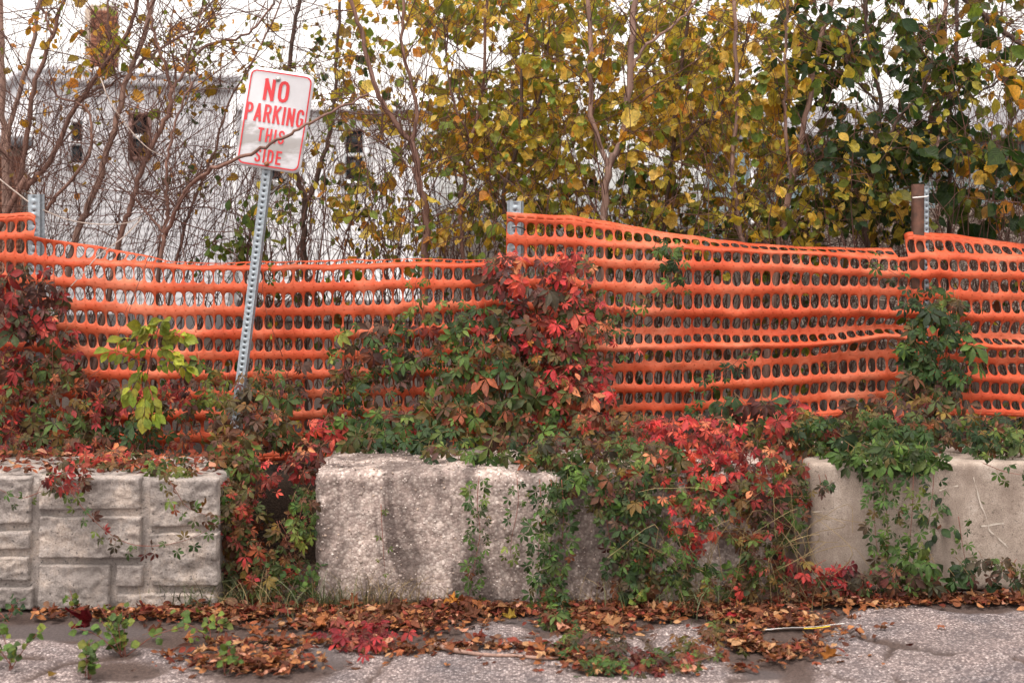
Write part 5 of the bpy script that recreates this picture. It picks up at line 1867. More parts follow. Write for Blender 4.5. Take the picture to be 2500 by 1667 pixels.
tree('slim sprout with yellow-green leaves behind the sign post', [([(600, 660), (605, 600), (620, 540), (655, 490)], 6, 3)], 1.15, M['twig'], G3, 8, (0.1, 0.25), n_ind=60, sub=1)
tree('curved brown tree with dead seed tassels between sign and middle post', [([(1037, 660), (1041, 530), (1025, 449), (1008, 355), (968, 306), (919, 220), (886, 94), (850, -30)], 20, 9), ([(1008, 355), (1015, 250), (985, 120), (990, -30)], 10, 7), ([(1030, 450), (1010, 420), (960, 370), (900, 330)], 6, 3)], 1.2, M['bark'], G3, 40, n_ind=200, cat='tree')
tree('yellow-leaved tree with slender stem left of the middle post', [([(1130, 640), (1125, 500), (1150, 350), (1180, 200), (1190, -30)], 11, 7), ([(1150, 350), (1100, 220), (1090, 60)], 6, 4)], 1.5, M['bark'], G3, 34, n_ind=220, cat='tree')
tree('yellow-leaved tree rising behind the galvanised middle post', [([(1250, 640), (1230, 480), (1270, 330), (1275, 150), (1300, -30)], 12, 7), ([(1270, 330), (1330, 200), (1340, 40)], 7, 4)], 1.45, M['bark_dark'], G3, 34, n_ind=260, cat='tree')
tree('yellow-leaved tree with a pale straight upper trunk near the top centre', [([(1475, 600), (1474, 530), (1486, 408), (1523, 326), (1540, 155), (1547, 40), (1548, -30)], 21, 14), ([(1486, 420), (1445, 280), (1441, 122), (1437, -30)], 13, 11), ([(1540, 170), (1580, 110), (1650, 60), (1720, -20)], 9, 5)], 1.25, M['bark_pale'], G3, 40, n_ind=260, cat='tree')
tree('yellow-olive tree behind the sloping top of the raised mesh', [([(1620, 640), (1625, 520), (1640, 380), (1660, 200), (1690, -30)], 12, 8), ([(1640, 380), (1720, 300), (1790, 200), (1830, 40)], 8, 5)], 1.6, M['bark_dark'], G3, 36, n_ind=260, cat='tree')
tree('slender pale-stemmed tree between the yellow leaves and the dark green ones', [([(1815, 650), (1809, 571), (1797, 490), (1788, 388), (1800, 250), (1790, -30)], 15, 9)], 1.3, M['bark_pale'], G3, 30, n_ind=160, cat='tree')
tree('pale-trunked tree with mixed leaves left of the rusty post', [([(1895, 650), (1907, 571), (1931, 449), (1947, 388), (1964, 306), (1990, 150), (2040, -30)], 18, 11), ([(1931, 449), (1917, 300), (1917, 204), (1921, 80), (1925, -20)], 9, 7)], 1.25, M['bark_pale'], G3, 34, n_ind=200, cat='tree')
tree('dark green tree hanging over the rusty post', [([(2120, 650), (2110, 520), (2130, 400), (2150, 250), (2120, 100), (2110, -30)], 14, 9), ([(2130, 400), (2190, 300), (2260, 200), (2290, 60)], 9, 5), ([(2150, 260), (2080, 180), (2040, 60)], 7, 4)], 1.3, M['bark_dark'], G3, 40, n_ind=280, cat='tree')
tree('dark green tree at the right edge with a dark limb slanting down to the corner', [([(2318, 640), (2318, 480), (2319, 245), (2335, 140), (2335, -30)], 13, 9), ([(2319, 300), (2280, 330), (2240, 290)], 6, 3), ([(2335, -20), (2380, 20), (2441, 69), (2520, 128)], 14, 13), ([(2319, 260), (2400, 220), (2470, 180), (2540, 170)], 6, 4)], 1.6, M['bark_dark'], G3, 44, n_ind=220, cat='tree')
tree('pale straight trunk standing right of the rusty post', [([(2292, 640), (2290, 450), (2286, 326), (2300, 180), (2310, -30)], 15, 11)], 2.6, M['bark_pale'], G3, 16, n_ind=60, cat='tree')
tree('bare twiggy tree in the upper right corner', [([(2460, 640), (2450, 480), (2470, 300), (2440, 120), (2450, -30)], 8, 5), ([(2470, 300), (2510, 200), (2540, 60)], 5, 3)], 2.8, M['bark_dark'], G3, 60, (0.3, 0.9), n_ind=30, cat='tree')


def near_tree(px, py, pool):
    best, bd = None, 1e9
    for pl in pool:
        for path in pl.paths:
            q = path[::3]
            qx = 1250 + q[:, 0] * F_PX / (q[:, 1] - CAM_Y)
            qy = HOR - (q[:, 2] - CAM_H) * F_PX / (q[:, 1] - CAM_Y)
            d = np.min(np.hypot(qx - px, (qy - py) * 0.6))
            if d < bd:
                best, bd = pl, d
    return best


leafy = [t for t in TREES if t.root['group'] == G3]
bare = [t for t in TREES if t.root['group'] == G2]


def cluster(pl, px, py, Y, kind, palette, size, nl, droop=0.7, length=0.28):
    """a leafy shoot"""
    p0 = P(px, py, Y)
    d = unit([rng.normal(0, 1), rng.normal(0, 0.5), rng.normal(0.1, 0.5)])
    pts = [p0 - d * length / 2]
    for s in range(5):
        d = unit(d + rng.normal(0, 0.18, 3) + np.array([0, 0, -0.12]))
        pts.append(pts[-1] + d * length / 5)
    pts = np.array(pts)
    pl.twig(pts, 0.0022, 0.001, 3)
    for k in range(nl):
        t = rng.uniform(0.1, 1) * 4.99
        i = int(t)
        p = pts[i] + (pts[i + 1] - pts[i]) * (t - i)
        s = rng.uniform(*size) * float(np.clip(rng.lognormal(-0.55, 0.3), 0.32, 1.1))
        dd_ = np.array([rng.normal(0, 0.6), rng.normal(-0.1, 0.45), -abs(rng.normal(droop, 0.45))])
        pa = palette if isinstance(palette, str) else palette[int(rng.integers(len(palette)))]
        ki = kind if isinstance(kind, str) else kind[int(rng.integers(len(kind)))]
        pl.leaf(ki, pa, p + unit(dd_) * s * 0.3, dd_, np.array([rng.normal(0, 0.8), -0.5 + rng.normal(0, 0.6), 0.35 + rng.normal(0, 0.5)]), s)


def foliage(pool, cx, cy, rx, ry, n, Y0, Y1, kind, palette, size, nl, **kw):
    k = 0
    n = n * (1.35 if cx > 900 and cx < 1850 else 1.2)
    while k < n:
        a, b = rng.uniform(-1, 1, 2)
        if math.hypot(a, b) > 1:
            continue
        px, py = cx + a * rx, cy + b * ry
        hole = float(vnoise(np.array([[px / 90, py / 90, 0.3]]), 8)[0])
        if hole < -0.2 and rng.random() < 0.8:
            k += 0.4
            continue
        if py > 640:
            continue
        k += 1
        cluster(near_tree(px, py, pool), px, py, rng.uniform(Y0, Y1), kind, palette, size, nl + 1, **kw)


YEL = ['yellow', 'olive', 'yellow', 'olive', 'bare']
foliage(leafy, 1330, 130, 420, 190, 170, 1.2, 2.8, ['grape', 'grape', 'ovate'], YEL, (0.055, 0.105), 7)
foliage(leafy, 1500, 330, 430, 200, 210, 1.1, 2.6, ['grape', 'grape', 'ovate'], ['yellow', 'olive', 'olive', 'bare'], (0.055, 0.10), 7)
foliage(leafy, 1180, 420, 260, 170, 90, 1.1, 2.6, ['grape', 'ovate', 'ovate'], ['yellow', 'olive', 'olive', 'bare'], (0.05, 0.095), 6)
foliage(leafy, 1000, 180, 190, 220, 70, 1.3, 2.8, ['grape', 'ovate'], ['yellow', 'olive', 'bare'], (0.05, 0.095), 6)
foliage(leafy, 980, 510, 180, 110, 44, 1.1, 2.2, ['grape', 'ovate', 'curled'], ['yellow', 'bare', 'olive'], (0.05, 0.09), 5)
foliage(leafy, 1760, 260, 200, 260, 120, 1.2, 2.8, ['grape', 'grape', 'ovate'], ['yellow', 'olive', 'yellow'], (0.055, 0.10), 7)
foliage(leafy, 1640, 500, 280, 90, 70, 1.1, 2.4, ['grape', 'ovate'], ['yellow', 'olive', 'dusk_green'], (0.05, 0.095), 6)
foliage(leafy, 1450, 300, 600, 320, 130, 3.0, 5.2, ['ovate', 'grape'], ['olive', 'yellow', 'dusk_green'], (0.06, 0.11), 7)
foliage(leafy, 1250, 10, 330, 90, 60, 1.2, 2.8, ['grape', 'grape', 'ovate'], YEL, (0.055, 0.105), 7)
foliage(leafy, 1750, 10, 300, 100, 60, 1.2, 2.8, ['grape', 'grape', 'ovate'], YEL, (0.055, 0.105), 7)
foliage(leafy, 2150, 20, 230, 110, 60, 0.98, 2.2, ['ovate', 'ovate', 'grape'], ['dusk_green', 'dusk_green', 'deep_green', 'olive'], (0.06, 0.12), 7)
foliage(leafy, 2420, 30, 110, 90, 16, 0.98, 2.0, ['grape', 'ovate'], ['dusk_green', 'bare', 'olive'], (0.06, 0.12), 6)
foliage(leafy, 2130, 200, 230, 190, 110, 0.95, 1.9, ['ovate', 'ovate', 'grape'], ['dusk_green', 'dusk_green', 'deep_green', 'olive'], (0.06, 0.12), 7)
foliage(leafy, 2180, 400, 200, 170, 120, 0.95, 1.9, ['ovate', 'ovate', 'grape'], ['dusk_green', 'deep_green', 'dusk_green', 'yellow'], (0.06, 0.11), 7)
foliage(leafy, 2010, 500, 190, 100, 55, 1.0, 2.0, ['ovate', 'grape'], ['dusk_green', 'olive', 'yellow'], (0.055, 0.10), 6)
foliage(leafy, 2420, 420, 90, 110, 26, 0.95, 1.7, ['grape', 'ovate'], ['dusk_green', 'deep_green', 'dusk_green', 'bare'], (0.08, 0.14), 6)
foliage(leafy, 2440, 200, 80, 140, 18, 1.0, 1.9, ['grape', 'ovate'], ['dusk_green', 'bare', 'olive'], (0.06, 0.12), 5)
foliage(leafy, 1960, 110, 110, 130, 34, 1.0, 2.0, ['ovate', 'grape'], ['dusk_green', 'olive', 'yellow'], (0.06, 0.11), 6)
foliage(leafy, 740, 190, 150, 210, 62, 1.3, 2.6, ['ovate', 'ovate', 'grape'], ['dusk_green', 'olive', 'olive', 'bare'], (0.035, 0.07), 6)
foliage(leafy, 800, 450, 110, 120, 26, 1.3, 2.4, ['ovate', 'grape'], ['dusk_green', 'olive', 'yellow'], (0.035, 0.07), 5)
sprout = [t for t in leafy if 'sprout' in t.root['label']]
foliage(sprout, 650, 520, 70, 70, 18, 0.95, 1.3, 'ovate', ['shoot', 'olive', 'light_green'], (0.05, 0.08), 5)
foliage(sprout, 570, 590, 80, 40, 12, 0.98, 1.3, 'ovate', ['shoot', 'light_green'], (0.05, 0.08), 5)
foliage(bare, 300, 130, 290, 150, 44, 1.2, 2.4, ['grape', 'ovate', 'curled'], 'bare', (0.04, 0.08), 3)
foliage(bare, 285, 120, 90, 90, 14, 1.15, 1.9, ['grape', 'ovate'], ['bare', 'olive'], (0.05, 0.085), 4)
foliage(bare, 130, 90, 190, 130, 20, 1.3, 2.4, ['grape', 'ovate', 'curled'], ['bare', 'olive'], (0.045, 0.075), 3)
foliage(bare, 200, 330, 230, 170, 18, 1.2, 2.0, ['ovate', 'grape'], 'bare', (0.04, 0.075), 2)
foliage(bare, 470, 330, 110, 140, 22, 1.2, 2.0, ['ovate', 'grape'], ['olive', 'bare', 'dusk_green'], (0.035, 0.065), 3)
foliage(bare, 480, 60, 160, 90, 24, 1.4, 2.4, ['ovate', 'grape'], ['bare', 'olive'], (0.04, 0.07), 4)

# extra thin stems standing all through the thicket: too many and too tangled to count
thick = MB()


def loose_stem(x, y0, y1, Y, lean, r, curve=0.1, mb=thick, sides=3):
    a, b = P(x, y0, Y), P(x + lean, y1, Y + rng.normal(0, 0.15))
    a[2] = max(a[2], 0.0)
    m1 = a + (b - a) * 0.4 + rng.normal(0, curve, 3) * [1, 0.4, 0.4]
    m2 = a + (b - a) * 0.7 + rng.normal(0, curve, 3) * [1, 0.4, 0.4]
    for q in (m1, m2, b):
        q[1] = max(q[1], 0.97)
    V, T = tube(smooth_path([a, m1, m2, b], 9), np.linspace(r, r * 0.4, 9), sides, cap=False)
    mb.add(V, T)


for _ in range(480):
    x = rng.uniform(-420, 620)
    loose_stem(x, rng.uniform(430, 1000), rng.uniform(20, 560), rng.uniform(1.0, 2.4), rng.normal(70, 110), rng.uniform(0.0011, 0.003), 0.09)
for _ in range(1000):
    x = rng.uniform(600, 2900)
    loose_stem(x, rng.uniform(560, 1050), rng.uniform(0, 600), rng.uniform(1.0, 3.0), rng.normal(0, 110), rng.uniform(0.0015, 0.0045), 0.1)
for _ in range(480):
    x = rng.uniform(-420, 2900)
    loose_stem(x, rng.uniform(900, 1100), rng.uniform(560, 800), rng.uniform(1.0, 2.2), rng.normal(20, 80), rng.uniform(0.002, 0.007), 0.05)
o = thick.build('undergrowth_stems', M['twig'], None, True)
o['kind'] = 'stuff'
o['label'] = 'tangle of thin reddish brown twigs filling the thicket behind the fence'
o['category'] = 'undergrowth'

brush = MB()
for _ in range(900):
    x, y = rng.uniform(1950, 2560), rng.uniform(470, 900)
    loose_stem(x, y, y - abs(rng.normal(40, 60)), rng.uniform(2.2, 3.6), rng.normal(0, 110), rng.uniform(0.0015, 0.004), 0.08, brush)
o = brush.build('dry_brush', M['grey_vine'], None, True)
o['kind'] = 'stuff'
o['label'] = 'grey tangle of dry brush on the bank behind the rusty post'
o['category'] = 'brush'

# far treeline beyond the houses, to either side
far_t = MB()
for _ in range(5200):
    sg = -1 if rng.random() < 0.5 else 1
    x = sg * rng.uniform(17, 60)
    y = 36 + rng.uniform(0, 6)
    hh = 2.6 + 1.4 * (0.5 + 0.5 * math.sin(x * 0.55)) + 0.8 * math.sin(x * 1.7 + 1)
    zz = hh * rng.uniform(0, 1) ** 0.6
    V, T, L = TPL['ovate'][int(rng.integers(6))]
    A = frame(rng.normal(0, 1, 3), rng.normal(0, 1, 3)) * rng.uniform(0.5, 0.95)
    pa = PAL[['dusk_green', 'olive', 'deep_green', 'yellow'][int(rng.integers(4))]]
    far_t.add(V @ A.T + [x, y, zz], T, pa[int(rng.integers(len(pa)))], L)
o = far_t.build('treeline', M['tree_leaf'])
o['kind'] = 'stuff'
o['label'] = 'far line of autumn trees beyond the houses'
o['category'] = 'treeline'

# low leafy undergrowth right behind the fence
under = []
us = Plant('undergrowth', 'low dull green bushes filling the space right behind the orange fence', 'bush', (0.3, 1.6, 0), 'tree_leaf', 60)
us.paths = [np.array([[0.3, 1.6, 0.0], [0.3, 1.6, 0.6], [0.3, 1.6, 1.2]])]
for _ in range(170):
    cluster(us, rng.uniform(600, 2900), rng.uniform(600, 1080), rng.uniform(1.15, 2.6), ['ovate', 'grape'], ['dusk_green', 'olive', 'dusk_green', 'mixed'], (0.05, 0.1), 6)
for _ in range(40):
    cluster(us, rng.uniform(-420, 600), rng.uniform(820, 1080), rng.uniform(1.15, 2.2), ['ovate', 'grape'], ['dusk_green', 'mixed', 'dark_red'], (0.05, 0.09), 6)

# grey dry vines looping in front of the saplings
for label, pts in (('grey dry vine sagging from the left post towards the sign', [(-10, 430, .98), (40, 470, .95), (90, 505, .93), (180, 540, .95), (280, 548, .98), (345, 530, 1.05), (420, 470, 1.15)]),
                   ('grey dry vine slanting down past the narrow brown window', [(245, 190, 1.1), (270, 250, 1.05), (320, 320, 1.05), (365, 365, 1.05), (410, 385, 1.1)]),
                   ('pale dry stalk poking down over the sagging left mesh', [(345, 535, 1.0), (300, 580, .85), (240, 625, .72), (205, 665, .70), (172, 700, .70)])):
    w = np.array([P(*p) for p in pts])
    V, T = tube(smooth_path(w, 40), np.linspace(0.0034, 0.002, 40), 6)
    put('dry_vine', mesh_data('dry_vine', V - w[0], T, M['grey_vine'], True), None, w[0], label=label, category='vine', group='grey dry vines')

# ------------------------------------------------------------------ small plants on the ground
sh = Plant('shrub', 'reddish-stemmed shrub standing in front of the smooth tan block', 'shrub', G(2298, 1440), n_ind=60)
foot = np.array([*G(2298, 1440)[:2], 0.0])
for tx, ty, dy in ((2360, 1130, .02), (2330, 1140, .0), (2385, 1150, .03), (2400, 1190, -.02), (2290, 1270, -.03), (2345, 1230, .0), (2420, 1215, .02)):
    top = P(tx, ty, foot[1] + dy)
    pth = sh.stem([foot, P(2312 + (tx - 2340) * 0.1, 1380, foot[1]), P(2330 + (tx - 2340) * 0.4, 1300, foot[1]), top], 0.0055, 0.0015, 5)
    for k in range(3, len(pth) - 1, 2):
        if rng.random() < 0.6:
            sh.leaf('ovate', 'green_mix', pth[k], [rng.normal(), -0.3, -0.5], face_n(), rng.uniform(0.03, 0.05))
for k in range(14):
    sh.leaf('ovate', 'deep_green', P(2280 + rng.normal(0, 25), 1300 + rng.normal(0, 35), foot[1] - 0.03), hang_dir(), face_n(), rng.uniform(0.04, 0.06))

G4 = 'small weeds sprouting from the broken asphalt'
for label, cx, cy, hgt, n, spread, pa in (('bushy round-leaved weed beside the pale curled leaf on the asphalt', 300, 1600, 0.17, 70, 0.09, 'shoot'),
                                          ('round-leaved weed at the very bottom left of the picture', 215, 1660, 0.14, 46, 0.07, 'shoot'),
                                          ('loose round-leaved weed in the bottom left corner', 30, 1640, 0.16, 36, 0.07, 'shoot'),
                                          ('upright small weed in the dirt below the stone block corner', 520, 1570, 0.13, 26, 0.06, 'light_green'),
                                          ('small weed tuft at the foot of the block by the left edge', 20, 1515, 0.08, 20, 0.06, 'deep_green'),
                                          ('tiny two-leaved weed at the foot of the stone block', 180, 1505, 0.1, 9, 0.025, 'shoot'),
                                          ('spindly weed near the brown leaf heap', 550, 1650, 0.1, 16, 0.05, 'shoot'),
                                          ('leafy dock weed in the grassy gap between two blocks', 755, 1480, 0.26, 44, 0.1, 'green'),
                                          ('small green weed at the foot of the green strands', 1545, 1500, 0.12, 18, 0.05, 'shoot')):
    b = G(cx, cy)
    w = Plant('weed', label, 'weed', b, n_ind=40, group=G4)
    nst = max(3, n // 9)
    for s in range(nst):
        tp = b + np.array([rng.normal(0, spread), rng.normal(0, spread * 0.6), hgt * rng.uniform(0.6, 1.1)])
        pth = w.stem([b + [rng.normal(0, 0.012), rng.normal(0, 0.01), -0.005], (b + tp) / 2 + [0, 0, 0.02], tp], 0.0018, 0.001, 4)
        for k in range(n // nst):
            q = pth[int(rng.integers(2, len(pth)))] + rng.normal(0, 0.012, 3)
            q[2] = max(q[2], 0.012)
            w.leaf('round', pa, q, [rng.normal(), rng.normal(0, .6), rng.normal(0, .4)], [rng.normal(0, .5), -0.6, 0.7], rng.uniform(0.018, 0.034))


# grass
def blades(name, label, spots, mat, h, w, kind='stuff'):
    mb = MB()
    for cx, cy, sx, sy, n in spots:
        for _ in range(n):
            b = G(cx + rng.normal(0, sx), cy + rng.normal(0, sy))
            L = rng.uniform(*h)
            az = rng.uniform(0, 2 * np.pi)
            dr = np.array([math.cos(az), math.sin(az) - 0.3, 0])
            bendv = rng.uniform(0.25, 1.1)
            s = np.linspace(0, 1, 5)
            pts = b + s[:, None] * np.array([0, 0, L]) * (1 - 0.35 * bendv * s[:, None]) + dr * (bendv * L * s[:, None] ** 2)
            ww = rng.uniform(*w) * (1 - s ** 1.5) + 0.0002
            side = unit(np.cross(dr, [0, 0, 1]) + rng.normal(0, 0.3, 3))
            V = np.concatenate([pts + side * ww[:, None], pts - side * ww[:, None]])
            i = np.arange(4)
            mb.add(V, np.concatenate([np.stack([i, i + 5, i + 6], -1), np.stack([i, i + 6, i + 1], -1)]))
    o = mb.build(name, mat)
    o['kind'] = kind
    o['label'] = label
    o['category'] = 'grass'


blades('grass', 'green grass growing in the gap between the stone-patterned and pebbly blocks', [(500, 1487, 45, 7, 110), (640, 1480, 60, 10, 50), (760, 1495, 45, 12, 80), (1640, 1500, 80, 8, 60), (440, 1492, 50, 6, 70), (820, 1490, 40, 6, 60)], M['grass'], (0.05, 0.22), (0.0012, 0.0028))
blades('dry_grass', 'dry straw grass along the foot of the pebbly block and gap', [(880, 1482, 70, 4, 120), (980, 1480, 60, 4, 90), (620, 1495, 90, 12, 70), (1700, 1490, 120, 8, 120), (1880, 1480, 60, 6, 60), (1420, 1485, 40, 5, 30)], M['straw'], (0.06, 0.24), (0.0008, 0.0018))

# long pale tangled stalks by the gap at the smooth block
stk = MB()
for _ in range(30):
    x0 = rng.uniform(1620, 2010)
    a = P(x0, rng.uniform(1400, 1480), 0.0)
    a[2] = max(a[2], 0.01)
    b = P(x0 + rng.normal(20, 120), rng.uniform(1190, 1380), rng.uniform(-0.2, -0.05))
    mid_ = (a + b) / 2 + rng.normal(0, 0.08, 3) * [1, 0.3, 1]
    c_ = b + np.array([rng.normal(0, 0.12), 0, rng.normal(-0.08, 0.06)])
    for q in (mid_, c_):
        q[1] = min(q[1], -0.06)
        q[2] = max(q[2], 0.01)
    V, T = tube(smooth_path([a, mid_, b, c_], 14), np.linspace(0.0018, 0.0009, 14), 3, cap=False)
    stk.add(V, T)
o = stk.build('dry_stalks', M['straw'], None, True)
o['kind'] = 'stuff'
o['label'] = 'long pale tangled dry stalks in front of the gap beside the smooth block'
o['category'] = 'stalks'

# ------------------------------------------------------------------ fallen leaves, twig, litter
lit = MB()


def leaf_xf(kind, v, A, pos):
    V, T, L = TPL[kind][v]
    return V @ A.T + pos, T, L


def fallen(q, s, kind, palette, mb=None, tilt=0.45, name=None):
    v = int(rng.integers(len(TPL[kind])))
    c = PAL[palette][int(rng.integers(len(PAL[palette])))]
    az = rng.uniform(0, 2 * np.pi)
    A = frame([math.cos(az), math.sin(az), rng.normal(0, tilt * 0.5)], [rng.normal(0, tilt), rng.normal(-0.15, tilt), 1 if rng.random() < 0.75 else -1]) * s
    V, T, L = leaf_xf(kind, v, A, np.zeros(3))
    V = V - [0, 0, V[:, 2].min()]
    V = V - A @ np.array([0, 0.5, 0]) * [1, 1, 0]
    return V, T, c, L


LSC = 0.62
litter_spots = [(330, 1510, 110, 9, 140), (480, 1505, 90, 12, 260), (640, 1515, 110, 20, 480), (820, 1520, 120, 20, 420), (950, 1530, 110, 22, 420), (1100, 1500, 130, 12, 240), (1180, 1500, 120, 10, 160),
                (640, 1630, 60, 20, 260), (1440, 1530, 60, 30, 320), (1500, 1500, 110, 14, 240), (1620, 1500, 120, 14, 320), (1780, 1510, 110, 16, 380), (1870, 1590, 75, 36, 520), (1930, 1540, 70, 18, 220), (2080, 1480, 110, 10, 240),
                (2300, 1470, 130, 8, 300), (2450, 1475, 60, 10, 160), (1430, 1610, 90, 16, 170), (1560, 1640, 110, 16, 150), (1180, 1590, 140, 8, 120), (700, 1580, 130, 16, 120), (520, 1620, 60, 24, 80), (170, 1515, 70, 6, 40),
                (1000, 1600, 70, 12, 60), (1250, 1500, 300, 16, 60), (1000, 1640, 600, 20, 16), (2200, 1570, 250, 50, 10)]
for cx, cy, sx, sy, n in litter_spots:
    for _ in range(int(n * 1.5)):
        py = cy + rng.normal(0, sy * 0.62)
        if py < 1462 or py > 1720:
            continue
        q = G(cx + rng.normal(0, sx), py)
        if float(vnoise(q[None] * 7.0, 61)[0]) < -0.5 and py > 1508:
            continue
        rr = rng.random()
        kind = 'curled' if rr < 0.62 else ('maple' if rr < 0.78 else 'ovate')
        V, T, c, L = fallen(q, rng.uniform(0.018, 0.046), kind, 'brown' if rng.random() < 0.8 else 'litter_red')
        q[2] = 0.008 + abs(rng.normal(0, 0.012))
        lit.add(V + q, T, c, L)
# on top of the stone-patterned block and on the soil behind
for _ in range(420):
    q = np.array([rng.uniform(-2.5, -1.15), rng.uniform(0.02, 0.5), 0.528 + abs(rng.normal(0, 0.008))])
    V, T, c, L = fallen(q, rng.uniform(0.025, 0.05), 'curled' if rng.random() < 0.6 else 'ovate', 'brown' if rng.random() < 0.55 else 'litter_red')
    lit.add(V + q, T, c, L)
for _ in range(900):
    q = np.array([rng.uniform(-3.5, 3.5), rng.uniform(0.85, 3.0), 0.39 + abs(rng.normal(0, 0.02))])
    V, T, c, L = fallen(q, rng.uniform(0.04, 0.09), 'curled', 'brown')
    lit.add(V + q, T, c, L)
o = lit.build('leaf_litter', M['dry_leaf'], None)
o['kind'] = 'stuff'
o['label'] = 'brown drift of dry fallen leaves along the foot of the blocks'
o['category'] = 'leaves'

MESHES = {}


def leaf_mesh(kind, v, palette, ci, mat):
    k = (kind, v, palette, ci, mat)
    if k not in MESHES:
        V, T, L = TPL[kind][v]
        MESHES[k] = mesh_data('leaf', V, T, M[mat], False, PAL[palette][ci], L)
    return MESHES[k]


# the leaves one can pick out singly
named = [(880, 1500, 0.085, 'maple', 'brown', 'tan maple leaf propped against the litter below the pebbly block'),
         (960, 1510, 0.08, 'maple', 'brown', 'pale tan maple leaf lying flat below the pebbly block'),
         (1175, 1518, 0.075, 'maple', 'brown', 'orange-brown maple leaf on the dark dirt below the green strand'),
         (1262, 1528, 0.06, 'maple', 'bare', 'small yellow maple leaf on the dark dirt patch'),
         (890, 1552, 0.07, 'curled', 'brown', 'whitish curled leaf above the crimson creeper on the asphalt'),
         (1998, 1622, 0.085, 'oak', 'orange', 'light orange oak leaf lying alone on the asphalt'),
         (360, 1565, 0.07, 'maple', 'brown', 'cream curled maple leaf beside the bushy weed'),
         (1330, 1490, 0.09, 'maple', 'brown', 'brown maple leaf leaning by the foot of the green strands'),
         (1080, 1500, 0.08, 'maple', 'orange', 'orange maple leaf in the litter below the pebbly block'),
         (1110, 1515, 0.05, 'ovate', 'litter_red', 'rosy oval leaf in the litter below the pebbly block'),
         (1480, 1540, 0.09, 'maple', 'brown', 'big brown crumpled leaf beside the trailing green strand'),
         (1800, 1515, 0.05, 'ovate', 'crimson', 'deep red leaf just before the plastic strip'),
         (1700, 1655, 0.06, 'maple', 'brown', 'pale brown leaf on the asphalt edge at the bottom'),
         (605, 1520, 0.09, 'maple', 'litter_red', 'reddish maple leaf in the litter below the gap'),
         (135, 1660, 0.05, 'ovate', 'orange', 'orange leaf at the bottom left corner of the asphalt')]
for cx, cy, s, kind, pa, label in named:
    q = G(cx, cy)
    v, ci = int(rng.integers(len(TPL[kind]))), int(rng.integers(len(PAL[pa])))
    az = rng.uniform(0, 2 * np.pi)
    A = frame([math.cos(az), math.sin(az), 0.1], [rng.normal(0, 0.15), -0.45, 1])
    o = put('fallen_leaf', leaf_mesh(kind, v, pa, ci, 'dry_leaf'), None, label=label, category='leaf', group='fallen leaves')
    V = TPL[kind][v][0] @ (A * s).T
    o.matrix_world = Matrix.Translation((q[0], q[1], 0.022 - float(V[:, 2].min()))) @ Matrix(A * s).to_4x4()
SPOT = ['along the foot of the stone-patterned block', 'at the right corner of the stone-patterned block', 'in the drift below the gap', 'in the drift left of the crimson creeper', 'behind the crimson creeper', 'below the pebbly block face',
        'below the hanging strand on the pebbly block', 'in the heap at the bottom left of centre', 'around the trailing green strand', 'at the foot of the leafy curtain', 'below the bright red creeper', 'before the gap at the smooth block',
        'in the heap under the plastic strip', 'beside the plastic strip', 'at the near corner of the smooth block', 'along the foot of the smooth block', 'by the right edge of the picture', 'on the runner near the stick end',
        'on the runner at the bottom edge', 'beside the grey stick', 'left of the crimson creeper on dark asphalt', 'near the small weeds at lower left', 'under the block by the left edge']
fl_col = {'brown': 'brown', 'litter_red': 'red', 'orange': 'orange'}
for k in range(110):
    si = int(rng.integers(0, 23))
    cx, cy, sx, sy, n = litter_spots[si]
    py = min(1655, max(1478, cy + float(np.clip(rng.normal(0, sy), -sy, sy))))
    q = G(cx + float(np.clip(rng.normal(0, sx), -sx, sx)) * 0.8, py)
    pa = ['brown', 'brown', 'brown', 'litter_red', 'brown'][k % 5]
    kind = ['maple', 'curled', 'ovate', 'curled'][k % 4]
    v, ci = int(rng.integers(len(TPL[kind]))), int(rng.integers(len(PAL[pa])))
    az = rng.uniform(0, 2 * np.pi)
    s = rng.uniform(0.045, 0.075)
    A = frame([math.cos(az), math.sin(az), rng.normal(0, .15)], [rng.normal(0, 0.3), -0.3, 1])
    o = put('fallen_leaf', leaf_mesh(kind, v, pa, ci, 'dry_leaf'), None, label='dry %s %s leaf %s' % (fl_col[pa], {'maple': 'lobed', 'curled': 'curled', 'ovate': 'oval'}[kind], SPOT[si]),
            category='leaf', group='%s %s leaves %s' % (fl_col[pa], kind, SPOT[si]))
    V = TPL[kind][v][0] @ (A * s).T
    o.matrix_world = Matrix.Translation((q[0], q[1], 0.03 - float(V[:, 2].min()))) @ Matrix(A * s).to_4x4()
# crumpled crimson leaf by the stone block
V, T, L = lobed(tr, MAPLE, 0.9, 0.2, 0.4)
q = G(202, 1538)
A = frame([0.6, -0.3, 0.3], [0.1, -0.8, 0.6]) * 0.085
W = V @ A.T
put('crumpled_leaf', mesh_data('crumpled_leaf', W, T, M['dry_leaf'], False, PAL['crimson'][2] * 0.8, L), None, (q[0], q[1], 0.008 - float(W[:, 2].min())), label='big crumpled crimson leaf at the foot of the stone-patterned block', category='leaf')

# stick on the asphalt
w = np.array([G(1062, 1572, 0.03), G(1090, 1582, 0.028), G(1140, 1592, 0.022), G(1190, 1598, 0.02), G(1260, 1600, 0.02), G(1340, 1606, 0.02), G(1420, 1596, 0.018)])
V, T = tube(smooth_path(w, 36), np.linspace(0.0085, 0.005, 36) * (1 + 0.12 * rng.normal(0, 1, 36)), 8)
put('fallen_stick', mesh_data('fallen_stick', V - w[0], T, M['bark_pale'], True), None, w[0], label='weathered grey stick lying on the broken asphalt', category='stick')

# plastic strip with yellow print
ps = thing('plastic_strip', 'white and yellow plastic strip lying on the brown leaf heap', 'litter', G(1960, 1540))
pb = np.array(G(1960, 1540))


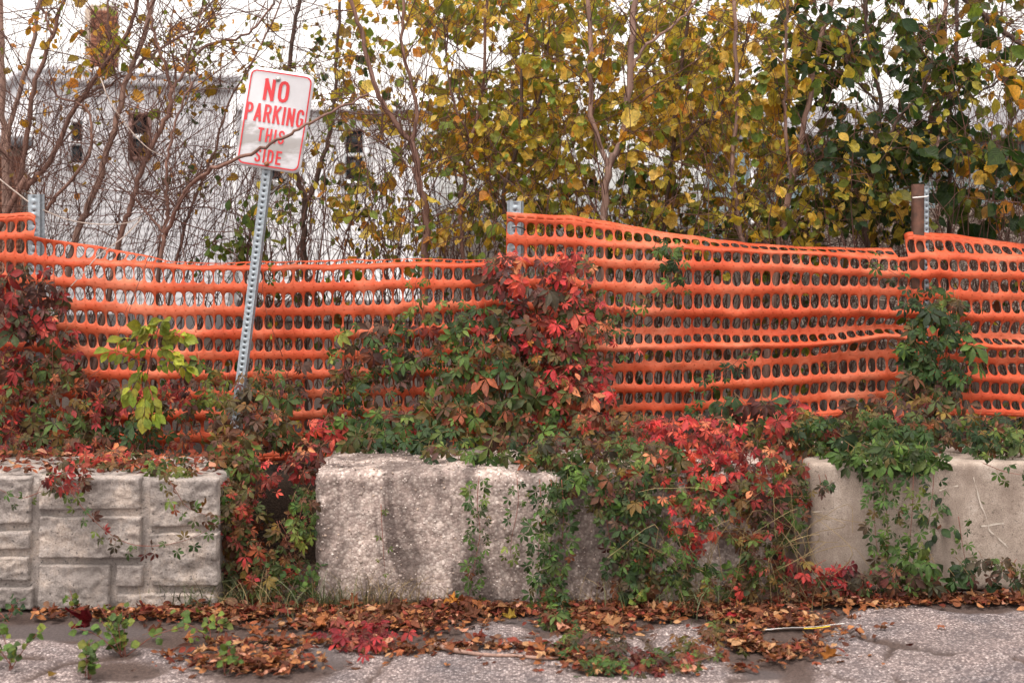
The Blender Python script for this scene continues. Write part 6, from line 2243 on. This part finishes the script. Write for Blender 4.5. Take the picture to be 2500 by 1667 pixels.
def ribbon(pts, w, tw, mat, name, lift=0.0):
    q = smooth_path(np.array(pts), 20)
    tan = np.gradient(q, axis=0)
    tan /= np.linalg.norm(tan, axis=1, keepdims=True)
    s = np.cross(tan, [0, 0.45, 1.0])
    s /= np.linalg.norm(s, axis=1, keepdims=True)
    sag = np.sin(np.linspace(0, 3, 20))[:, None] * np.array([0, 0, tw])
    A, B = q + s * w + sag, q - s * w - sag
    C = (A + B) / 2 + [0, -0.001, 0.003]
    V = np.concatenate([A, C, B]) - pb + [0, -lift, lift]
    i = np.arange(19)
    F_ = np.concatenate([np.stack([i, i + 1, i + 21, i + 20], -1), np.stack([i + 20, i + 21, i + 41, i + 40], -1)])
    o = put(name, mesh_data(name, V, F_, mat, True), ps)
    m = o.modifiers.new('thickness', 'SOLIDIFY')
    m.thickness = 0.001
    return o


ribbon([G(1868, 1537, .05), G(1920, 1533, .055), G(1980, 1531, .06), G(2030, 1525, .062), G(2060, 1522, .062)], 0.009, 0.002, M['white_plastic'], 'strip')
ribbon([G(1962, 1535, .063), G(1990, 1534, .066), G(2026, 1529, .067)], 0.0035, 0.0005, M['yellow_plastic'], 'yellow_print', 0.002)

# ------------------------------------------------------------------ finish the plants: leaves that show largest become leaf objects, the rest one mesh per plant
CELL = 8.0
zb = {}
for pi, pl in enumerate(PLANTS):
    for li, (kind, v, pa, ci, A, pos, s) in enumerate(pl.leaves):
        c = pos + A[:, 1] * 0.5
        d = c[1] - CAM_Y
        px, py = 1250 + c[0] * F_PX / d, HOR - (c[2] - CAM_H) * F_PX / d
        if not (0 < px < 2500 and 0 < py < 1667):
            continue
        rad = s * F_PX / d * (0.6 if kind == 'creeper' else 0.34)
        k = max(0, int(rad / CELL))
        ix, iy = int(px / CELL), int(py / CELL)
        for a in range(-k, k + 1):
            for b in range(-k, k + 1):
                if a * a + b * b <= (k + 0.3) ** 2:
                    e = zb.get((ix + a, iy + b))
                    if e is None or d < e[0]:
                        zb[(ix + a, iy + b)] = (d, pi, li)
own = {}
for d, pi, li in zb.values():
    own[(pi, li)] = own.get((pi, li), 0) + 1

for pi, pl in enumerate(PLANTS):
    scored = sorted(((own.get((pi, li), 0), li) for li in range(len(pl.leaves))), reverse=True)
    chosen = set(li for sc_, li in scored[:pl.n_ind] if sc_ >= 2)
    rest = {}
    for li, (kind, v, pa, ci, A, pos, s) in enumerate(pl.leaves):
        if li in chosen:
            o = bpy.data.objects.new('leaf', leaf_mesh(kind, v, pa, ci, pl.mat))
            COL.objects.link(o)
            o.parent = pl.root
            o.matrix_local = Matrix.Translation(Vector(pos - pl.base)) @ Matrix(A).to_4x4()
        else:
            rest.setdefault((kind, v), []).append((A, pos, PAL[pa][ci]))
    mb = MB()
    for (kind, v), lst in rest.items():
        V, T, L = TPL[kind][v]
        A = np.array([x[0] for x in lst])
        p = np.array([x[1] for x in lst])
        c = np.array([x[2] for x in lst])
        W = np.einsum('nij,vj->nvi', A, V) + p[:, None, :]
        n, m = len(lst), len(V)
        TT = (T[None] + (np.arange(n) * m)[:, None, None]).reshape(-1, 3)
        mb.add(W.reshape(-1, 3), TT, None, np.tile(L, (n, 1)))
        mb.c.append(np.repeat(c, m, axis=0).astype(np.float32))
    o = mb.build('foliage', M[pl.mat], pl.root, off=pl.base)
    if o:
        o['kind'] = 'stuff'
    st = pl.stems.build('stem', M['vine_stem'] if pl.mat == 'leaf' else M['twig'], pl.root, True, off=pl.base)
    if st:
        st['kind'] = 'stuff'
    tw = pl.twigs.build('twigs', M['twig'], pl.root, True, off=pl.base)
    if tw:
        tw['kind'] = 'stuff'
